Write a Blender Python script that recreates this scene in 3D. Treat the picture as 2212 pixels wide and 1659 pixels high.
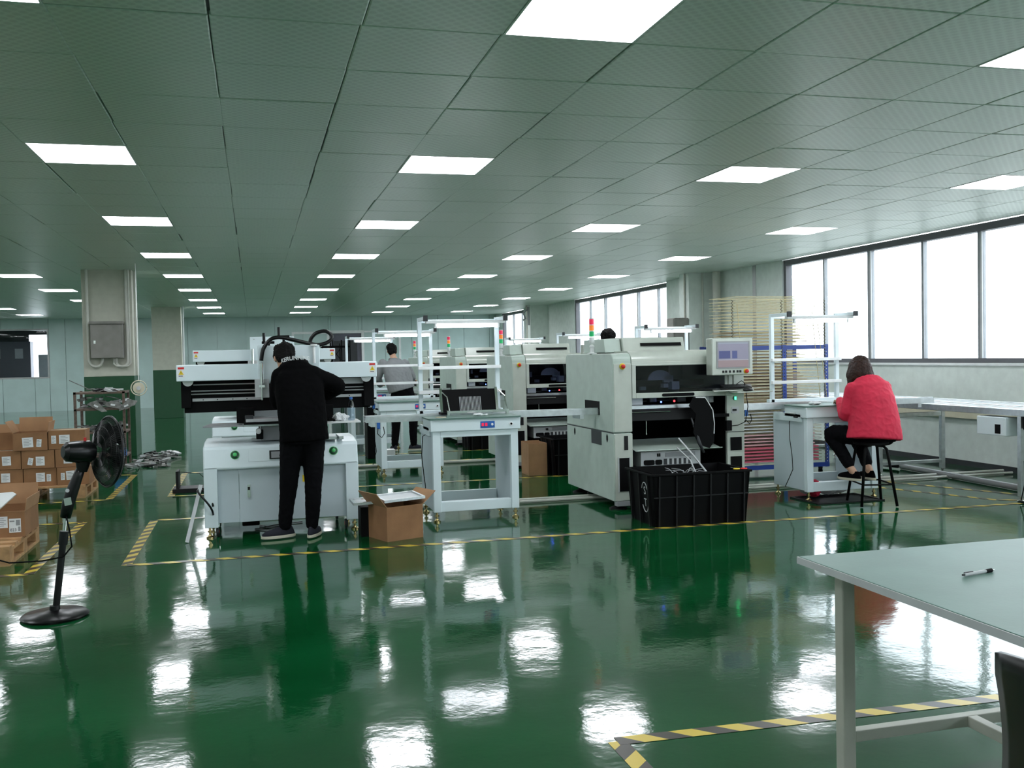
import bpy, bmesh, math, random
from mathutils import Vector, Matrix, noise
random.seed(7)
for o in list(bpy.data.objects): bpy.data.objects.remove(o)
C = bpy.context.scene.collection
S = bpy.context.scene
PI = math.pi

# ------------------------------------------------------------------ camera
yaw, pitch, roll = 0.259561, -0.0291859, -0.0205480
fw = Vector((math.sin(yaw)*math.cos(pitch), math.cos(yaw)*math.cos(pitch), math.sin(pitch)))
rt = Vector((math.cos(yaw), -math.sin(yaw), 0)); up = rt.cross(fw)
rt2 = rt*math.cos(roll)+up*math.sin(roll); up2 = up*math.cos(roll)-rt*math.sin(roll)
cd = bpy.data.cameras.new('camera'); cam = bpy.data.objects.new('camera', cd); C.objects.link(cam)
cd.sensor_width = 36; cd.sensor_fit = 'HORIZONTAL'; cd.lens = 36*2102.67/2212; cd.clip_end = 200; cd.clip_start = .05
m = Matrix((rt2, up2, -fw)).transposed().to_4x4(); m.translation = (0, 0, 1.5); cam.matrix_world = m
S.camera = cam
# ------------------------------------------------------------------ world and exposure
SKY = 5.0; PANEL = 15.5
w = bpy.data.worlds.new('world'); S.world = w; w.use_nodes = True
bg = w.node_tree.nodes['Background']; bg.inputs[0].default_value = (.90, .96, 1.0, 1); bg.inputs[1].default_value = SKY
S.view_settings.view_transform = 'Standard'; S.view_settings.look = 'None'
S.view_settings.gamma = 1; S.view_settings.use_curve_mapping = False; S.view_settings.exposure = 0.36

# ------------------------------------------------------------------ materials
MT = {}
def mat(name, col, rough=.5, metal=0., noise_amt=.06, scale=8., bump=0., bscale=60., coat=0., emit=None, estr=0., spec=.5, trans=0.):
    m = bpy.data.materials.new(name); m.use_nodes = True; nt = m.node_tree; b = nt.nodes['Principled BSDF']
    b.inputs['Roughness'].default_value = rough; b.inputs['Metallic'].default_value = metal
    b.inputs['Specular IOR Level'].default_value = spec; b.inputs['Coat Weight'].default_value = coat
    b.inputs['Coat Roughness'].default_value = .08
    tc = nt.nodes.new('ShaderNodeTexCoord')
    n = nt.nodes.new('ShaderNodeTexNoise'); n.inputs['Scale'].default_value = scale; n.inputs['Detail'].default_value = 4
    nt.links.new(tc.outputs['Object'], n.inputs['Vector'])
    r = nt.nodes.new('ShaderNodeValToRGB')
    r.color_ramp.elements[0].position = .3; r.color_ramp.elements[1].position = .7
    r.color_ramp.elements[0].color = tuple(max(0, c*(1-noise_amt)) for c in col)+(1,)
    r.color_ramp.elements[1].color = tuple(min(1, c*(1+noise_amt)) for c in col)+(1,)
    nt.links.new(n.outputs['Fac'], r.inputs[0]); nt.links.new(r.outputs[0], b.inputs['Base Color'])
    if bump:
        n2 = nt.nodes.new('ShaderNodeTexNoise'); n2.inputs['Scale'].default_value = bscale; n2.inputs['Detail'].default_value = 3
        nt.links.new(tc.outputs['Object'], n2.inputs['Vector'])
        bp = nt.nodes.new('ShaderNodeBump'); bp.inputs['Strength'].default_value = bump; bp.inputs['Distance'].default_value = .01
        nt.links.new(n2.outputs['Fac'], bp.inputs['Height']); nt.links.new(bp.outputs[0], b.inputs['Normal'])
    if emit: b.inputs['Emission Color'].default_value = emit+(1,); b.inputs['Emission Strength'].default_value = estr
    MT[name] = m; return m
mat('wall', (.56, .66, .62), .55, bump=.05)
mat('panel_wall', (.50, .64, .62), .35, scale=2)
mat('wall_window', (.74, .80, .76), .6, bump=.08, bscale=30)
mat('pillar', (.55, .55, .47), .7, bump=.1)
mat('green_paint', (.008, .07, .025), .35)
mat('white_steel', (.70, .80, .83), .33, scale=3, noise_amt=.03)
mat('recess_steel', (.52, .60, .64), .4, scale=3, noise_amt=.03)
mat('machine', (.50, .54, .48), .3, bump=.06, bscale=200, coat=.3)
mat('machine_side', (.47, .56, .50), .4, bump=.08, bscale=250)
mat('black', (.0018, .0018, .0022), .6, spec=.12)
mat('black_plastic', (.003, .003, .0035), .3, spec=.35)
mat('dark', (.007, .007, .008), .5, spec=.3)
mat('dark_grey', (.035, .038, .042), .45, spec=.35)
mat('grey', (.28, .29, .30), .45)
mat('light_grey', (.5, .52, .53), .4)
mat('alu', (.62, .65, .66), .3, metal=.85, noise_amt=.1, scale=20)
mat('chrome', (.8, .8, .78), .12, metal=1)
mat('brass', (.55, .42, .2), .2, metal=1)
mat('white', (.8, .82, .82), .45)
mat('paper', (.75, .77, .78), .8)
mat('cardboard', (.27, .135, .06), .85, noise_amt=.15, scale=6, bump=.08, bscale=90)
mat('cardboard_in', (.36, .20, .10), .85, noise_amt=.12, scale=6)
mat('wood', (.42, .24, .11), .75, noise_amt=.25, scale=14, bump=.15)
mat('red', (.6, .02, .02), .35); mat('orange', (.9, .25, .02), .35); mat('yellow', (.75, .55, .02), .4)
mat('green', (.01, .3, .06), .3); mat('green_light', (.08, .5, .15), .3)
mat('blue', (.02, .12, .42), .35); mat('blue_rack', (.015, .05, .28), .35); mat('cyan', (.1, .5, .7), .3)
mat('red_lamp', (.7, .02, .08), .3, emit=(1, .03, .12), estr=.25); mat('orange_lamp', (.9, .2, .02), .3, emit=(1, .3, .03), estr=.3)
mat('green_lamp', (.01, .4, .12), .3, emit=(.02, .8, .25), estr=.12)
mat('led_red', (.6, 0, 0), .3, emit=(1, .02, .02), estr=8); mat('led_blue', (0, 0, .6), .3, emit=(.05, .1, 1), estr=12)
mat('led_green', (0, .6, .1), .3, emit=(.05, 1, .3), estr=4); mat('led_pink', (.6, 0, 0), .3, emit=(1, .08, .1), estr=1.5)
mat('rust', (.13, .09, .07), .7, noise_amt=.4, scale=20, bump=.2)
mat('scrap', (.22, .22, .21), .5, noise_amt=.5, scale=15, metal=.3, bump=.3)
mat('wire', (.55, .47, .26), .35, metal=.6); mat('wire_dark', (.16, .15, .10), .4, metal=.5)
mat('pink_sheet', (.80, .16, .24), .6); mat('paper_pink', (.8, .5, .52), .7); mat('brown_sheet', (.42, .30, .17), .6)
mat('table', (.10, .185, .155), .42, spec=.28, noise_amt=.08, scale=5, bump=.03); mat('table_frame', (.42, .43, .37), .45)
mat('skin', (.52, .30, .20), .5, noise_amt=.05); mat('hair', (.004, .0035, .0035), .75, noise_amt=.5, scale=60, bump=.3, bscale=90, spec=.15)
mat('hair_brown', (.024, .0085, .005), .6, noise_amt=.6, scale=50, bump=.2, bscale=80, spec=.25)
mat('cloth_black', (.0022, .0022, .0026), .9, bump=.3, bscale=25, spec=.06); mat('trouser_black', (.003, .003, .004), .85, bump=.25, bscale=30, spec=.08)
mat('cloth_grey', (.23, .24, .25), .9, bump=.4, bscale=22); mat('cloth_red', (.58, .012, .05), .75, noise_amt=.08, scale=12, bump=.3, bscale=20)
mat('cloth_navy', (.003, .004, .012), .8, bump=.2); mat('sole', (.6, .56, .45), .6); mat('pipe', (.62, .62, .56), .35)
mat('tube_grey', (.33, .34, .34), .4, metal=.3); mat('wood_door', (.10, .10, .13), .5); mat('frame_dark', (.10, .10, .11), .4)
mat('frame_mid', (.24, .25, .26), .35, metal=.3); mat('frame_light', (.45, .46, .46), .35, metal=.3); mat('box_grey', (.24, .23, .21), .5, noise_amt=.1)
mat('lamp_white', (.8, .8, .8), .5, emit=(.92, .95, 1.0), estr=PANEL)
mat('tube_lamp', (.8, .8, .8), .5, emit=(.90, .92, 1.0), estr=16)
mat('asphalt', (.22, .22, .21), .9); mat('green_dark', (.004, .05, .02), .3); mat('cream', (.62, .58, .44), .5)

def floor_mat():
    m = bpy.data.materials.new('epoxy'); m.use_nodes = True; nt = m.node_tree; b = nt.nodes['Principled BSDF']
    L = nt.links.new; N = nt.nodes.new
    tc = N('ShaderNodeTexCoord')
    n = N('ShaderNodeTexNoise'); n.inputs['Scale'].default_value = .7; n.inputs['Detail'].default_value = 6
    mp = N('ShaderNodeMapping'); mp.inputs['Scale'].default_value = (1, 2.2, 1); L(tc.outputs['Object'], mp.inputs[0]); L(mp.outputs[0], n.inputs['Vector'])
    r = N('ShaderNodeValToRGB'); r.color_ramp.elements[0].position = .3; r.color_ramp.elements[1].position = .75
    r.color_ramp.elements[0].color = (.0015, .044, .011, 1); r.color_ramp.elements[1].color = (.003, .078, .022, 1)
    L(n.outputs['Fac'], r.inputs[0]); L(r.outputs[0], b.inputs['Base Color'])
    n3 = N('ShaderNodeTexNoise'); n3.inputs['Scale'].default_value = 1.3; n3.inputs['Detail'].default_value = 5; L(tc.outputs['Object'], n3.inputs['Vector'])
    mr = N('ShaderNodeMapRange'); mr.inputs['To Min'].default_value = .035; mr.inputs['To Max'].default_value = .12; L(n3.outputs['Fac'], mr.inputs[0]); L(mr.outputs[0], b.inputs['Roughness'])
    n2 = N('ShaderNodeTexNoise'); n2.inputs['Scale'].default_value = 2.6; n2.inputs['Detail'].default_value = 2.5; L(tc.outputs['Object'], n2.inputs['Vector'])
    n4 = N('ShaderNodeTexNoise'); n4.inputs['Scale'].default_value = 32; n4.inputs['Detail'].default_value = 2; L(tc.outputs['Object'], n4.inputs['Vector'])
    b1 = N('ShaderNodeBump'); b1.inputs['Strength'].default_value = .22; b1.inputs['Distance'].default_value = .012; L(n2.outputs['Fac'], b1.inputs['Height'])
    b2 = N('ShaderNodeBump'); b2.inputs['Strength'].default_value = .07; b2.inputs['Distance'].default_value = .004; L(n4.outputs['Fac'], b2.inputs['Height']); L(b1.outputs[0], b2.inputs['Normal'])
    L(b2.outputs[0], b.inputs['Normal']); b.inputs['IOR'].default_value = 1.55
    MT['epoxy'] = m
floor_mat()
def tile_mat():
    m = bpy.data.materials.new('ceiling_tile'); m.use_nodes = True; nt = m.node_tree; b = nt.nodes['Principled BSDF']
    L = nt.links.new; N = nt.nodes.new
    g = N('ShaderNodeNewGeometry'); mp = N('ShaderNodeMapping'); mp.inputs['Rotation'].default_value = (0, 0, .785); mp.inputs['Scale'].default_value = (22, 22, 22)
    L(g.outputs['Position'], mp.inputs[0])
    v = N('ShaderNodeTexVoronoi'); v.voronoi_dimensions = '2D'; v.inputs['Randomness'].default_value = 0; v.inputs['Scale'].default_value = 1; L(mp.outputs[0], v.inputs['Vector'])
    r = N('ShaderNodeValToRGB'); r.color_ramp.elements[0].position = .25; r.color_ramp.elements[1].position = .5
    r.color_ramp.elements[0].color = (.63, .70, .645, 1); r.color_ramp.elements[1].color = (.74, .82, .755, 1)
    L(v.outputs['Distance'], r.inputs[0]); L(r.outputs[0], b.inputs['Base Color']); b.inputs['Roughness'].default_value = .38
    b.inputs['Metallic'].default_value = .15
    MT['ceiling_tile'] = m
tile_mat()
def glass_mat(name, tint=(.95, .98, 1), ior=1.45, mixf=None):
    m = bpy.data.materials.new(name); m.use_nodes = True; nt = m.node_tree; nt.nodes.clear(); L = nt.links.new; N = nt.nodes.new
    o = N('ShaderNodeOutputMaterial'); t = N('ShaderNodeBsdfTransparent'); t.inputs[0].default_value = tint+(1,)
    g = N('ShaderNodeBsdfGlossy'); g.inputs['Roughness'].default_value = .02; g.inputs[0].default_value = (1, 1, 1, 1)
    mx = N('ShaderNodeMixShader'); f = N('ShaderNodeFresnel'); f.inputs[0].default_value = ior
    gm = N('ShaderNodeNewGeometry'); iv = N('ShaderNodeMath'); iv.operation = 'SUBTRACT'; iv.inputs[0].default_value = 1; L(gm.outputs['Backfacing'], iv.inputs[1])
    fm = N('ShaderNodeMath'); fm.operation = 'MULTIPLY'; L(f.outputs[0], fm.inputs[0]); L(iv.outputs[0], fm.inputs[1])
    L(fm.outputs[0], mx.inputs[0]); L(t.outputs[0], mx.inputs[1]); L(g.outputs[0], mx.inputs[2]); L(mx.outputs[0], o.inputs[0]); MT[name] = m
glass_mat('glass'); glass_mat('smoked', (.55, .58, .66)); glass_mat('smoked_dark', (.04, .045, .06)); glass_mat('bottle', (.72, .80, .88), 1.8)
def tape_mat():
    m = bpy.data.materials.new('hazard_tape'); m.use_nodes = True; nt = m.node_tree; b = nt.nodes['Principled BSDF']; L = nt.links.new; N = nt.nodes.new
    uv = N('ShaderNodeUVMap'); sx = N('ShaderNodeSeparateXYZ'); L(uv.outputs[0], sx.inputs[0])
    a = N('ShaderNodeMath'); a.operation = 'ADD'; L(sx.outputs[0], a.inputs[0]); L(sx.outputs[1], a.inputs[1])
    d = N('ShaderNodeMath'); d.operation = 'DIVIDE'; d.inputs[1].default_value = .20; L(a.outputs[0], d.inputs[0])
    f = N('ShaderNodeMath'); f.operation = 'FRACT'; L(d.outputs[0], f.inputs[0])
    g = N('ShaderNodeMath'); g.operation = 'GREATER_THAN'; g.inputs[1].default_value = .5; L(f.outputs[0], g.inputs[0])
    mx = N('ShaderNodeMix'); mx.data_type = 'RGBA'; mx.inputs[6].default_value = (.03, .022, .015, 1); mx.inputs[7].default_value = (.62, .46, .05, 1)
    L(g.outputs[0], mx.inputs[0]); L(mx.outputs[2], b.inputs['Base Color']); b.inputs['Roughness'].default_value = .3; MT['hazard_tape'] = m
tape_mat()
def screen_mat():
    m = bpy.data.materials.new('screen'); m.use_nodes = True; nt = m.node_tree; b = nt.nodes['Principled BSDF']; L = nt.links.new; N = nt.nodes.new
    uv = N('ShaderNodeUVMap'); sx = N('ShaderNodeSeparateXYZ'); L(uv.outputs[0], sx.inputs[0])
    def rng(src, lo, hi):
        a = N('ShaderNodeMath'); a.operation = 'GREATER_THAN'; a.inputs[1].default_value = lo; L(src, a.inputs[0])
        c = N('ShaderNodeMath'); c.operation = 'LESS_THAN'; c.inputs[1].default_value = hi; L(src, c.inputs[0])
        p = N('ShaderNodeMath'); p.operation = 'MULTIPLY'; L(a.outputs[0], p.inputs[0]); L(c.outputs[0], p.inputs[1]); return p.outputs[0]
    def mul(a, c):
        p = N('ShaderNodeMath'); p.operation = 'MULTIPLY'; L(a, p.inputs[0]); L(c, p.inputs[1]); return p.outputs[0]
    def mix(f, A, B):
        mx = N('ShaderNodeMix'); mx.data_type = 'RGBA'; L(f, mx.inputs[0])
        for s, v in ((6, A), (7, B)):
            if isinstance(v, tuple): mx.inputs[s].default_value = v+(1,)
            else: L(v, mx.inputs[s])
        return mx.outputs[2]
    U, V = sx.outputs[0], sx.outputs[1]
    c = mix(rng(V, 0, .28), (.17, .16, .22), (.21, .15, .16))
    c = mix(mul(rng(U, .03, .40), rng(V, .35, .66)), c, (.025, .03, .13))
    c = mix(mul(rng(U, .46, .63), rng(V, .35, .66)), c, (.03, .04, .15))
    c = mix(rng(V, .94, 1), c, (.2, .22, .27)); c = mix(rng(V, .28, .31), c, (.26, .25, .29))
    nz = N('ShaderNodeTexNoise'); nz.inputs['Scale'].default_value = 90; L(uv.outputs[0], nz.inputs['Vector'])
    L(c, b.inputs['Base Color']); L(c, b.inputs['Emission Color']); b.inputs['Emission Strength'].default_value = .35; b.inputs['Roughness'].default_value = .25
    MT['screen'] = m
screen_mat()

# ------------------------------------------------------------------ geometry helpers
class MB:
    def __init__(s): s.v = []; s.f = []; s.m = []; s.uv = None
    def add(s, vs, fs, mi=0):
        o = len(s.v); s.v += [tuple(p) for p in vs]; s.f += [tuple(i+o for i in f) for f in fs]; s.m += [mi]*len(fs); return s
    def box(s, x0, x1, y0, y1, z0, z1, mi=0):
        return s.add([(x0, y0, z0), (x1, y0, z0), (x1, y1, z0), (x0, y1, z0), (x0, y0, z1), (x1, y0, z1), (x1, y1, z1), (x0, y1, z1)],
              [(0, 3, 2, 1), (4, 5, 6, 7), (0, 1, 5, 4), (1, 2, 6, 5), (2, 3, 7, 6), (3, 0, 4, 7)], mi)
    def obox(s, c, ax, ay, az, mi=0):
        c = Vector(c); ax, ay, az = Vector(ax), Vector(ay), Vector(az); vs = []
        for k in (-1, 1):
            for i, j in ((-1, -1), (1, -1), (1, 1), (-1, 1)): vs.append(c+ax*i+ay*j+az*k)
        return s.add(vs, [(0, 3, 2, 1), (4, 5, 6, 7), (0, 1, 5, 4), (1, 2, 6, 5), (2, 3, 7, 6), (3, 0, 4, 7)], mi)
    def bar(s, p, q, wd, ht, mi=0):
        p, q = Vector(p), Vector(q); d = (q-p); a = d.normalized(); u = Vector((0, 0, 1)) if abs(a.z) < .9 else Vector((0, 1, 0))
        b = a.cross(u).normalized(); c = b.cross(a)
        return s.obox((p+q)/2, d/2, b*wd/2, c*ht/2, mi)
    def rings(s, rs, cap=True, mi=0):
        n = len(rs[0]); o = len(s.v); vs = [p for r in rs for p in r]; fs = []
        for i in range(len(rs)-1):
            for j in range(n):
                k = (j+1) % n; fs.append((i*n+j, i*n+k, (i+1)*n+k, (i+1)*n+j))
        if cap: fs.append(tuple(reversed(range(n)))); fs.append(tuple((len(rs)-1)*n+j for j in range(n)))
        return s.add(vs, fs, mi)
    def tube(s, path, r, n=10, mi=0, cap=True):
        path = [Vector(p) for p in path]; R = r if isinstance(r, (list, tuple)) else [r]*len(path); rs = []
        t0 = (path[1]-path[0]).normalized(); u = t0.orthogonal().normalized()
        for i, p in enumerate(path):
            t = (path[min(i+1, len(path)-1)]-path[max(i-1, 0)]).normalized()
            u = (u-t*u.dot(t)).normalized(); v = t.cross(u)
            rs.append([p+(u*math.cos(2*PI*k/n)+v*math.sin(2*PI*k/n))*R[i] for k in range(n)])
        return s.rings(rs, cap, mi)
    def cyl(s, p, q, r, n=14, r2=None, mi=0): return s.tube([p, q], [r, r if r2 is None else r2], n, mi)
    def lathe(s, prof, c=(0, 0, 0), ax=(0, 0, 1), n=20, mi=0):
        a = Vector(ax).normalized(); u = a.orthogonal().normalized(); v = a.cross(u); c = Vector(c)
        return s.rings([[c+a*h+(u*math.cos(2*PI*k/n)+v*math.sin(2*PI*k/n))*r for k in range(n)] for r, h in prof], True, mi)
    def ell(s, c, rx, ry, rz, n=14, mi=0, mtx=None):
        c = Vector(c); rs = []; M = mtx or Matrix.Identity(3)
        for i in range(1, n//2+2):
            t = PI*(i-.5)/(n//2+1.0)
            rs.append([c+M@Vector((rx*math.sin(t)*math.cos(2*PI*k/n), ry*math.sin(t)*math.sin(2*PI*k/n), -rz*math.cos(t))) for k in range(n)])
        return s.rings(rs, True, mi)
    def prism(s, poly, axis, a, b, mi=0):
        # poly in the two other axes, extruded along axis from a to b
        def P(p, t):
            return (t, p[0], p[1]) if axis == 'x' else ((p[0], t, p[1]) if axis == 'y' else (p[0], p[1], t))
        n = len(poly); vs = [P(p, a) for p in poly]+[P(p, b) for p in poly]
        fs = [(i, (i+1) % n, n+(i+1) % n, n+i) for i in range(n)]+[tuple(reversed(range(n))), tuple(range(n, 2*n))]
        return s.add(vs, fs, mi)
    def mesh(s, name):
        me = bpy.data.meshes.new(name); me.from_pydata(s.v, [], s.f)
        bm = bmesh.new(); bm.from_mesh(me); bmesh.ops.recalc_face_normals(bm, faces=bm.faces); bm.to_mesh(me); bm.free()
        return me
def rr(x0, x1, z0, z1, r, n=4):
    P = []
    for cx, cz, a in ((x1-r, z1-r, 0), (x0+r, z1-r, 90), (x0+r, z0+r, 180), (x1-r, z0+r, 270)):
        for k in range(n+1):
            t = math.radians(a+90*k/n); P.append((cx+r*math.cos(t), cz+r*math.sin(t)))
    return P
def put(name, mb, mt, parent=None, loc=(0, 0, 0), bev=0, smooth=False, label=None):
    me = mb.mesh(name) if isinstance(mb, MB) else mb
    o = bpy.data.objects.new(name, me); C.objects.link(o); o.location = loc
    mts = mt if isinstance(mt, (list, tuple)) else [mt]
    me.materials.clear()
    for q in mts: me.materials.append(MT[q])
    if isinstance(mb, MB) and len(mts) > 1:
        for p, i in zip(me.polygons, mb.m): p.material_index = i
    if parent: o.parent = parent
    if bev:
        b = o.modifiers.new('bevel', 'BEVEL'); b.width = bev; b.segments = 2; b.limit_method = 'ANGLE'
    if smooth:
        for p in me.polygons: p.use_smooth = True
        if smooth != 'all' and hasattr(me, 'set_sharp_from_angle'): me.set_sharp_from_angle(angle=.7)
    if label: o['label'] = label
    return o
def tag(o, label, cat, group=None):
    o['label'] = label; o['category'] = cat
    if group: o['group'] = group
    return o
def thing(name, label, cat, loc=(0, 0, 0), rz=0, group=None):
    o = bpy.data.objects.new(name, None); C.objects.link(o); o.location = loc; o.rotation_euler = (0, 0, rz); o.empty_display_size = .1
    return tag(o, label, cat, group)
def struct(name, mb, mt, parent=None, bev=0):
    o = put(name, mb, mt, parent, bev=bev); o['kind'] = 'structure'; return o
KIDS = {}
def dup(root, loc, label, rz=None):
    def cp(o, par):
        c = o.copy(); C.objects.link(c)
        if par: c.parent = par
        for k in [x for x in bpy.data.objects if x.parent == o]: cp(k, c)
        return c
    r = cp(root, None); r.location = loc; r['label'] = label
    if rz is not None: r.rotation_euler = (0, 0, rz)
    return r
def uvquad(name, pts, mt, parent, uvs=((0, 0), (1, 0), (1, 1), (0, 1)), thick=None):
    me = bpy.data.meshes.new(name); me.from_pydata([tuple(p) for p in pts], [], [(0, 1, 2, 3)]); l = me.uv_layers.new(name='UVMap')
    for i, u in enumerate(uvs): l.data[i].uv = u
    return put(name, me, mt, parent)
def text_obj(name, txt, size, mt, parent, origin, right, upv, extrude=.0006, curvef=None, align='CENTER', bold=0.):
    cu = bpy.data.curves.new(name, 'FONT'); cu.body = txt; cu.size = size; cu.extrude = extrude; cu.align_x = align; cu.align_y = 'CENTER'; cu.resolution_u = 3; cu.offset = bold
    t = bpy.data.objects.new(name, cu); C.objects.link(t)
    dg = bpy.context.evaluated_depsgraph_get(); me = bpy.data.meshes.new_from_object(t.evaluated_get(dg))
    bpy.data.objects.remove(t)
    R, U = Vector(right).normalized(), Vector(upv).normalized(); N_ = R.cross(U); O = Vector(origin)
    for v in me.vertices:
        v.co = Vector(curvef(v.co)) if curvef else O+R*v.co.x+U*v.co.y+N_*v.co.z
    return put(name, me, mt, parent)
def remesh(mb, voxel=.008, sm=4, amp=0., freq=9., name='body', amp2=0.):
    me = mb.mesh(name); o = bpy.data.objects.new('tmp', me); C.objects.link(o)
    r = o.modifiers.new('r', 'REMESH'); r.mode = 'VOXEL'; r.voxel_size = voxel
    s_ = o.modifiers.new('s', 'SMOOTH'); s_.factor = .6; s_.iterations = sm
    dg = bpy.context.evaluated_depsgraph_get(); out = bpy.data.meshes.new_from_object(o.evaluated_get(dg)); bpy.data.objects.remove(o)
    out.name = name
    if amp:
        ns = [v.normal.copy() for v in out.vertices]
        for v, nn in zip(out.vertices, ns):
            p = v.co*freq; d = noise.noise(Vector((p.x, p.y, p.z*.6)))*amp
            q = v.co*freq*2.3; d += (1-abs(noise.noise(Vector((q.x+q.z*.6, q.y, q.z-q.x*.5+9)))))**4*amp*.7-amp*.2
            v.co += nn*d
    return out

# ================================================================== SETTING
X0, X1, Y0, Y1, H = -13.5, 8.6, -7.0, 34.5, 3.0
struct('floor', MB().box(X0-.2, X1+.2, Y0-.2, Y1+.2, -.15, 0), 'epoxy')
gnd = tag(put('added_ground', MB().box(0, 320, -300, 320, -.1, 0), 'asphalt', loc=(X1+.3, 0, -4)), 'unseen grey ground added outside below the windows to dim the ceiling', 'ground'); gnd['kind'] = 'structure'; del gnd['category']  # unseen ground, added to cut sky light reaching the ceiling from below
# --- ceiling: dark slab, tiles hung below it
AX, AY, GX, GY = .65559, .68978, -.7989, 7.8954
ceil = struct('ceiling', MB().box(X0-.2, X1+.2, Y0-.2, Y1+.2, 3.07, 3.2), 'dark')
i0, i1 = math.floor((X0-GX)/AX), math.ceil((X1-GX)/AX); j0, j1 = math.floor((Y0-GY)/AY), math.ceil((Y1-GY)/AY)
LCOL = [-17, -13, -9, -5, -1, 3, 7, 11]; LROW = list(range(-20, 36, 5))
def islight(i, j): return i in LCOL and (j+1) in LROW
cells = []
for i in range(i0, i1+1):
    for j in range(j0, j1+1):
        if islight(i, j): continue
        x0, x1, y0, y1 = GX+i*AX, GX+(i+1)*AX, GY+j*AY, GY+(j+1)*AY
        x0, x1, y0, y1 = max(x0, X0), min(x1, X1), max(y0, Y0), min(y1, Y1)
        if x1-x0 < .05 or y1-y0 < .05: continue
        cx, cy = (x0+x1)/2, (y0+y1)/2; p = Vector((cx, cy, 1.5)); z = p.dot(fw)
        vis = z > .8 and abs(p.dot(rt2)/z) < .60 and abs(p.dot(up2)/z) < .46
        cells.append((not vis, cy, x0, x1, y0, y1))
cells.sort()
def tile(mb, x0, x1, y0, y1, dz=0, g=.0022):
    e = .006
    a = [(x0+g, y0+g, 3.022), (x1-g, y0+g, 3.022), (x1-g, y1-g, 3.022), (x0+g, y1-g, 3.022)]
    b_ = [(x0+g, y0+g, 3.004+dz), (x1-g, y0+g, 3.004+dz), (x1-g, y1-g, 3.004+dz), (x0+g, y1-g, 3.004+dz)]
    c_ = [(x0+g+e, y0+g+e, 3.0+dz), (x1-g-e, y0+g+e, 3.0+dz), (x1-g-e, y1-g-e, 3.0+dz), (x0+g+e, y1-g-e, 3.0+dz)]
    mb.rings([a, b_, c_])
std = MB(); tile(std, -AX/2, AX/2, -AY/2, AY/2); stdm = None
rest = MB(); n = 0
for nv, cy, x0, x1, y0, y1 in cells:
    full = abs(x1-x0-AX) < 1e-3 and abs(y1-y0-AY) < 1e-3
    if not nv and n < 290 and full:
        if stdm is None:
            o = put('ceiling_tile', std, 'ceiling_tile', ceil); stdm = o.data
        else:
            o = bpy.data.objects.new('ceiling_tile', stdm); C.objects.link(o); o.parent = ceil
        o.location = ((x0+x1)/2, (y0+y1)/2, random.uniform(-.0012, .0012)); o.rotation_euler = (random.uniform(-.002, .002), random.uniform(-.002, .002), 0); n += 1
    else: tile(rest, x0, x1, y0, y1, random.uniform(-.0012, .0012))
o = put('distant_ceiling_tile', rest, 'ceiling_tile', ceil); o['kind'] = 'stuff'
gb = MB()
for i in range(i0, i1+1):
    x = GX+i*AX
    if X0 < x < X1: gb.box(x-.012, x+.012, Y0, Y1, 3.023, 3.03)
for j in range(j0, j1+1):
    y = GY+j*AY
    if Y0 < y < Y1: gb.box(X0, X1, y-.012, y+.012, 3.0235, 3.0305)
o = put('grid_bar', gb, 'dark_grey', ceil); o['kind'] = 'stuff'
# --- light panels set into the grid
lt = thing('ceiling_light', 'x', 'ceiling light', (0, 0, 3.0), group='square light panels in the ceiling')
fr = MB()
for a, b_, c_, d in ((-AX/2+.004, AX/2-.004, -AY/2+.004, -AY/2+.014), (-AX/2+.004, AX/2-.004, AY/2-.014, AY/2-.004),
                     (-AX/2+.004, -AX/2+.014, -AY/2+.014, AY/2-.014), (AX/2-.014, AX/2-.004, -AY/2+.014, AY/2-.014)): fr.box(a, b_, c_, d, -.002, .02)
put('frame', fr, 'white', lt)
put('diffuser', MB().box(-AX/2+.0145, AX/2-.0145, -AY/2+.0145, AY/2-.0145, .002, .012), 'lamp_white', lt)
first = True
colname = {-5: 'in first row left of the pillars', -9: 'in second row left of the pillars', -1: 'in the row just right of pillars', 3: 'in the row above the printers', 7: 'in the row toward the mounters', 11: 'in the row nearest the windows'}
ordn = ['nearest', 'second nearest', 'third', 'fourth', 'fifth', 'sixth', 'seventh', 'eighth', 'ninth', 'tenth', 'eleventh']
for i in LCOL:
    k = 0
    for jj in LROW:
        x, y = GX+(i+.5)*AX, GY+(jj-.5)*AY
        if not (X0+.3 < x < X1-.3 and Y0+.3 < y < Y1-.2): continue
        p = Vector((x, y, 1.5)); z = p.dot(fw); vis = z > .8 and abs(p.dot(rt2)/z) < .58 and abs(p.dot(up2)/z) < .45
        if vis and i in colname:
            lab = 'ceiling panel, %s from camera, %s' % (ordn[min(k, 10)], colname[i]); k += 1
        else: lab = 'glowing ceiling panel outside the view'
        if first: lt.location = (x, y, 3.0); lt['label'] = lab; first = False
        else: dup(lt, (x, y, 3.0), lab)
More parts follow.
